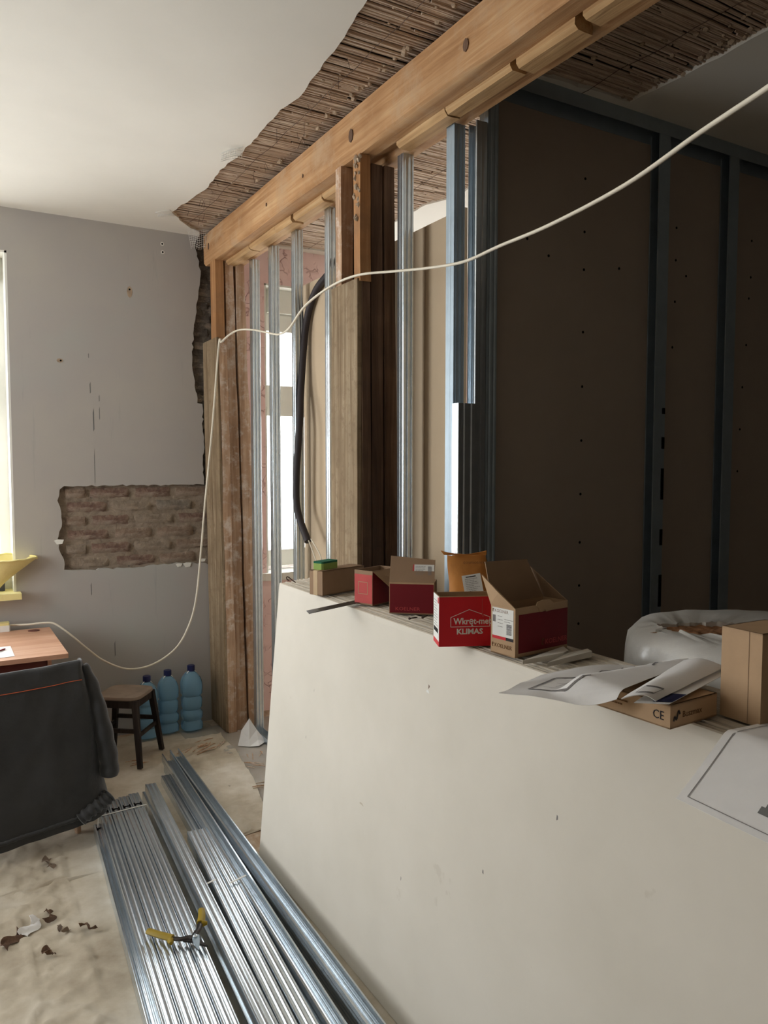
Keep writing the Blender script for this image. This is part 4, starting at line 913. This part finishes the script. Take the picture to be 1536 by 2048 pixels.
# torn dark and white scraps on the cloth at the left
for i, (x, y, s, lb) in enumerate(((.19, 2.90, .055, 'curled torn paper scrap at the left frame edge on the cloth'), (.255, 2.955, .065, 'largest curled torn scrap of dark paper on the cloth'), (.32, 2.99, .045, 'curled scrap at the right end of the torn paper trail'), (.364, 3.40, .05, 'small dark scrap on the cloth below the dark coat'), (.285, 2.765, .03, 'tiny dark scrap nearest the viewer on the cloth'), (.345, 2.88, .03, 'small scrap between the torn paper trail and the profiles'), (.43, 2.85, .035, 'dark scrap on the cloth close to the profile bundle'))):
    def scr(u, v, x=x, y=y, s=s, i=i):
        a = i * 1.3 + .6; px = (u - .5) * s * 1.7; py = (v - .5) * s * .55 + .012 * math.sin(u * 7 + i); r = .014 + .016 * abs(math.sin(u * 5 + v * 3 + i))
        return (x + px * math.cos(a * .2 + .7) - py * math.sin(a * .2 + .7), y + px * math.sin(a * .2 + .7) + py * math.cos(a * .2 + .7), .006 + r * (.3 + v * .7))
    o = obj('torn_scrap', MB().grid(scr, 10, 4, .0012), 'paper' if i in (1, 9) else 'seat' if i % 2 else 'post_dark', smooth=50); tag(o, lb, 'scrap', 'torn scraps on the drop cloth')
# crumpled white sheet by the post
ctr = Vector((1.60, 4.32, .0)); V = [(-.085, .0, .008), (-.03, -.045, .006), (.02, -.075, .012), (.085, -.02, .010), (.07, .05, .03), (-.005, .02, .155), (-.05, .035, .085), (.035, .0, .085), (-.02, -.02, .04), (.03, -.035, .035)]
V = [tuple(ctr + Vector(p)) for p in V]; mb = MB().add(V, [(0, 8, 6), (0, 1, 8), (1, 2, 9), (1, 9, 8), (2, 3, 9), (3, 7, 9), (3, 4, 7), (4, 5, 7), (8, 9, 7), (8, 7, 5), (8, 5, 6), (6, 5, 4), (0, 6, 4), (0, 4, 3, 2, 1)])
tag(obj('crumpled_paper', mb, 'paper'), 'crumpled sheet of white paper on the floor at the foot of the post', 'paper')

# ================================================================== SNIPS ON THE BUNDLE
Z0 = .1065; sn = thing('tin_snips', (.69, 2.44, Z0), 'open tin snips with yellow grips lying on the tied bundle', 'snips')
def T(P, r, mat, name, flat_=.7, n=8): return obj(name, MB().tube(catmull(P, 6), r, n, flat_), mat, sn, smooth=50)
def vr(P, a, b): k = (len(P) - 1) * 6 + 1; return [a + (b - a) * i / (k - 1) for i in range(k)]
P = [(.572, 2.548, Z0 + .013), (.600, 2.506, Z0 + .014), (.632, 2.468, Z0 + .013)]; T(P, vr(P, .0125, .0145), 'yhandle', 'grip')
obj('grip_stop', MB().tube([(.625, 2.462, Z0 + .010), (.622, 2.445, Z0 + .011)], [.012, .006], 8), 'yhandle', sn, smooth=50)
P = [(.763, 2.575, Z0 + .016), (.752, 2.535, Z0 + .017), (.737, 2.502, Z0 + .015)]; T(P, vr(P, .0115, .0135), 'yhandle', 'grip')
obj('grip_stop', MB().tube([(.742, 2.500, Z0 + .012), (.758, 2.492, Z0 + .013)], [.012, .006], 8), 'yhandle', sn, smooth=50)
P = [(.632, 2.468, Z0 + .012), (.655, 2.450, Z0 + .012), (.682, 2.444, Z0 + .013), (.700, 2.425, Z0 + .012)]; T(P, vr(P, .009, .010), 'tool', 'lever', .6)
P = [(.737, 2.502, Z0 + .014), (.722, 2.472, Z0 + .014), (.705, 2.452, Z0 + .013), (.690, 2.425, Z0 + .012)]; T(P, vr(P, .009, .011), 'tool', 'lever', .6)
mb = MB(); mb.prism([(.660, 2.440), (.690, 2.446), (.705, 2.425), (.712, 2.405), (.722, 2.372), (.700, 2.395), (.684, 2.420)], 2, Z0 + .006, Z0 + .013); obj('blade', mb, 'tool', sn)
mb = MB(); mb.prism([(.700, 2.448), (.712, 2.432), (.704, 2.400), (.690, 2.362), (.684, 2.392), (.686, 2.425)], 2, Z0 + .013, Z0 + .019); obj('blade', mb, 'zincd', sn)
obj('pivot_bolt', MB().lathe([(.001, 0), (.008, 0), (.008, .004), (.005, .006), (.001, .006)], (.697, 2.428, Z0 + .019), 10), 'zinc', sn, smooth=40)

# ================================================================== STOOL, BOTTLES, DESK, CHAIR
so = Vector((.900, 4.455, 0)); st_ = thing('wooden_stool', so, 'low dark wooden stool with dusty seat beside the water bottles', 'stool')
R4 = Matrix.Translation(so) @ Matrix.Rotation(math.radians(-37), 4, 'Z'); hs = .126
seat = MB(); seat.m = R4
def seatfn(a):
    return [(math.copysign(abs(math.cos(t)) ** .42, math.cos(t)) * hs * a, math.copysign(abs(math.sin(t)) ** .42, math.sin(t)) * hs * a) for t in [2 * math.pi * k / 28 for k in range(28)]]
seat.rings([[(x, y, z) for x, y in seatfn(a)] for a, z in ((.99, .378), (1.02, .382), (1.02, .392), (1.0, .397), (.9, .396), (.5, .392))]); obj('seat', seat, 'seat', st_, smooth=40)
def leg4(x, y):
    b, t = (x * 1.17, y * 1.17), (x * .84, y * .84); mb = MB(); mb.m = R4; s0, s1 = .012, .016
    mb.rings([[(b[0] + i * s0, b[1] + j * s0, .012) for i, j in ((-1, -1), (1, -1), (1, 1), (-1, 1))], [(t[0] + i * s1, t[1] + j * s1, .378) for i, j in ((-1, -1), (1, -1), (1, 1), (-1, 1))]]); return mb
for sx in (-1, 1):
    for sy in (-1, 1): obj('leg', leg4(sx * hs, sy * hs), 'stool', st_)
def rail(a, b, z0, z1, t=.008, name='apron'):
    mb = MB(); mb.m = R4; a, b = Vector(a), Vector(b); dd = (b - a).normalized(); n_ = Vector((-dd.y, dd.x)) * t
    mb.add([(p.x, p.y, z) for z in (z0, z1) for p in (a - n_, b - n_, b + n_, a + n_)], [(3, 2, 1, 0), (4, 5, 6, 7), (0, 1, 5, 4), (1, 2, 6, 5), (2, 3, 7, 6), (3, 0, 4, 7)]); obj(name, mb, 'stool', st_)
q = hs * .86; w_ = hs * .98
for a, b in (((-q, -q), (q, -q)), ((q, -q), (q, q)), ((q, q), (-q, q)), ((-q, q), (-q, -q))):
    rail(a, b, .335, .375); k_ = w_ / q; rail((a[0] * k_, a[1] * k_), (b[0] * k_, b[1] * k_), .20 if a[1] == b[1] else .17, .222 if a[1] == b[1] else .19, .007, 'stretcher')
bprof = [(.001, 0), (.052, .0), (.062, .008), (.062, .045), (.052, .062), (.063, .078), (.063, .112), (.050, .128), (.060, .146), (.060, .198), (.050, .212), (.063, .228), (.064, .272), (.062, .298), (.052, .328), (.034, .352), (.021, .360), (.020, .372), (.018, .374)]
for i, (x, y, lb) in enumerate(((1.085, 4.735, 'blue water bottle half hidden behind the stool'), (1.222, 4.775, 'middle blue water bottle right of the stool'), (1.362, 4.745, 'blue water bottle closest to the wooden post'))):
    s = 1.02 if i == 2 else .97 if i == 1 else .95
    b_ = thing('water_bottle', (x, y, .012), lb, 'bottle', 'large water bottles')
    obj('bottle_body', MB().lathe([(r * s, z * s) for r, z in bprof], (x, y, .012), 24, 3.2), 'bottle', b_, smooth=50)
    obj('cap', MB().lathe([(.001, .366 * s), (.024, .366 * s), (.024, .398 * s), (.021, .401 * s), (.001, .401 * s)], (x, y, .012), 16), 'cap', b_, smooth=40)
    obj('handle', MB().tube(catmull([(x - .042, y - .01, .335 * s), (x - .02, y - .012, .378 * s), (x + .02, y - .012, .378 * s), (x + .042, y - .01, .335 * s)], 5), .005, 6, .5), 'label', b_, smooth=50)
# desk
dk = thing('desk', (-.2, 4.46, 0), 'reddish wooden desk under the window at the left edge', 'desk')
mb = MB(); rbox(mb, -.95, 4.07, .717, .552, 4.80, .74, .004); obj('desktop', mb, 'desk', dk)
for x in (-.88, .462): obj('side_panel', MB().box((x, 4.13, .012), (x + .018, 4.78, .717)), 'desk', dk)
obj('back_panel', MB().box((-.862, 4.30, .30), (.462, 4.318, .717)), 'deskdk', dk); obj('drawer_front', MB().box((-.862, 4.14, .55), (.46, 4.158, .715)), 'deskdk', dk)
obj('cable_hole', MB().lathe([(.001, 0), (.026, 0), (.026, .0012), (.001, .0013)], (.462, 4.735, .74), 16), 'post_dark', dk); obj('hole_ring', MB().lathe([(.026, .0), (.031, .0), (.031, .002), (.026, .002)], (.462, 4.735, .74), 16), 'deskdk', dk)
ad = thing('power_strip', (.27, 4.80, .74), 'white power strip on the desk with the cable plugged in', 'power strip')
mb = MB(); rbox(mb, .10, 4.775, .7405, .345, 4.835, .776, .005); obj('housing', mb, 'label', ad); mb = MB(); rbox(mb, .10, 4.776, .776, .342, 4.834, .790, .005); obj('cover', mb, 'yellow', ad)
def noteq(u, v): x = .05 + .265 * u; y = 4.125 + .25 * v + .012 * u; return (x, y, .7415 + .002 * abs(nz((x * 9, y * 9, 1))))
tag(obj('note_sheet', MB().grid(noteq, 10, 10, .0006), 'paper', smooth=60), 'white note sheet lying on the desk', 'paper')
tag(obj('pen', MB().tube([(.20, 4.20, .7475), (.282, 4.30, .7475), (.286, 4.305, .7475)], [.004, .004, .001], 8), 'reddk'), 'dark red pen lying on the note sheet', 'pen')
# things on the window sill
yb = thing('yellow_bag', (.28, 4.84, .95), 'yellow plastic bag with a flared open mouth on the window sill', 'bag')
def bagm(u, v):
    t = 2 * math.pi * u; r = .035 + .13 * v ** 1.3; c, s = math.cos(t), math.sin(t)
    return (.245 + .07 * v + c * r * 1.12 + .010 * nz((c * 3, s * 3, v * 2)), 4.845 + s * r * .42, .962 + .19 * v + .03 * v * c * -.2 + .014 * v * nz((c * 2.5, s * 2.5, 5)) + (.02 * v if s < 0 else 0) * 0 + .012 * v * s)
obj('bag_side', MB().grid(bagm, 40, 12, .0012), 'yellow', yb, smooth=60)
mb = MB(); mb.tube([(bagm(k / 40, 1)) for k in range(41)], .006, 6); obj('rolled_rim', mb, 'yellow', yb, smooth=60)
tag(obj('dark_box', rbox(MB(), .12, 4.93, .952, .335, 5.0, 1.05, .003), 'blackbox'), 'dark box standing on the sill behind the yellow bag', 'box')
# chair under the coat
ch = thing('chair', (.18, 3.72, 0), 'chair hidden under a dark coat with one leg tip showing', 'chair')
for x, y in ((.515, 3.64), (-.14, 3.64), (.49, 4.02), (-.12, 4.02)): obj('leg', MB().tube([(x, y, .012), (x - (.01 if x > 0 else -.01), y, .40)], [.014, .02], 10), 'post_old', ch, smooth=50)
obj('seat', rbox(MB(), -.16, 3.62, .39, .53, 4.05, .45, .03), 'deskdk', ch); obj('backrest', rbox(MB(), -.15, 3.555, .40, .50, 3.60, .79, .02), 'deskdk', ch)
ct = thing('dark_coat', (.2, 3.5, .09), 'charcoal cloth coat with orange stitching draped over the chair back', 'coat')
def coatfn(u, v):
    # u: along the cloth from left to right corner and round the side; v: 0 back of the ridge, .12 ridge, 1 hem
    x = -.35 + u * 1.02; side = max(0, u - .862) / .138
    xf = min(x, .53); hem = .075 + .10 * max(0, (xf - .19)) + .02 * nz((x * 3, 4, 2)); top = .795 + .028 * max(0, (xf - .05) / .48) + .004 * nz((x * 7, 1, 1))
    if v < .14: q = v / .14; y = 3.62 - .085 * q; z = top - .05 * (1 - q) ** 2
    else:
        q = (v - .14) / .86; z = top + (hem - top) * q; y = 3.535 - .05 * q ** .6 + .010 * math.sin(x * 11 + q * 2) * q + .016 * nz((x * 5, q * 2.0, 7)) * q + .008 * nz((x * 12, q * 6, 3))
    if side > 0:
        q = max(0, (v - .14) / .86); ang_ = side * 1.5
        xx = .53 + .055 * math.sin(ang_) * (.4 + 1.2 * q ** .8) + .02 * q; yy = y + .09 * (1 - math.cos(ang_)) + .05 * side; zz = z - .02 * side * (1 - q)
        return (xx + .008 * math.sin(z * 14), yy, zz + .03 * side * q)
    return (x + .012 * q * (x > .3) if v >= .14 else x, y, z)
obj('coat_body', MB().grid(coatfn, 90, 60, .004), 'jacket', ct, smooth=70)
mb = MB(); L_ = []
for k in range(61): u = .30 + .56 * k / 60; p = Vector(coatfn(u, .235)); L_.append((p.x, p.y - .005, p.z))
mb.tube(L_, .0016, 4); obj('stitching', mb, 'stitch', ct, label='orange stitched seam')
slv = catmull([(.545, 3.56, .80), (.575, 3.555, .72), (.600, 3.55, .60), (.622, 3.55, .47), (.640, 3.55, .36), (.640, 3.55, .29)], 8)
mb = MB(); rad = [.020 + .034 * min(1, k / 22) + .003 * math.sin(k * .9) for k in range(len(slv))]; mb.tube(slv, rad, 16, .75); obj('sleeve', mb, 'jacket', ct, smooth=70)
hb = catmull([(.505, 3.50, .135), (.55, 3.50, .165), (.60, 3.51, .185), (.635, 3.52, .205)], 8); mb = MB(); mb.tube(hb, [.038 + .006 * math.sin(k * 1.7) for k in range(len(hb))], 12, .8); obj('bunched_hem', mb, 'jacket', ct, smooth=70)
mb = MB(); L_ = []
for k in range(61): p = Vector(coatfn(.2 + .66 * k / 60, .955)); L_.append((p.x, p.y - .004 - .002 * math.sin(k * 2.2), p.z))
mb.tube(L_, [.009 + .0015 * math.sin(k * 2.6) for k in range(61)], 8); obj('hem', mb, 'jacket', ct, smooth=60)
bpy.context.view_layer.update()
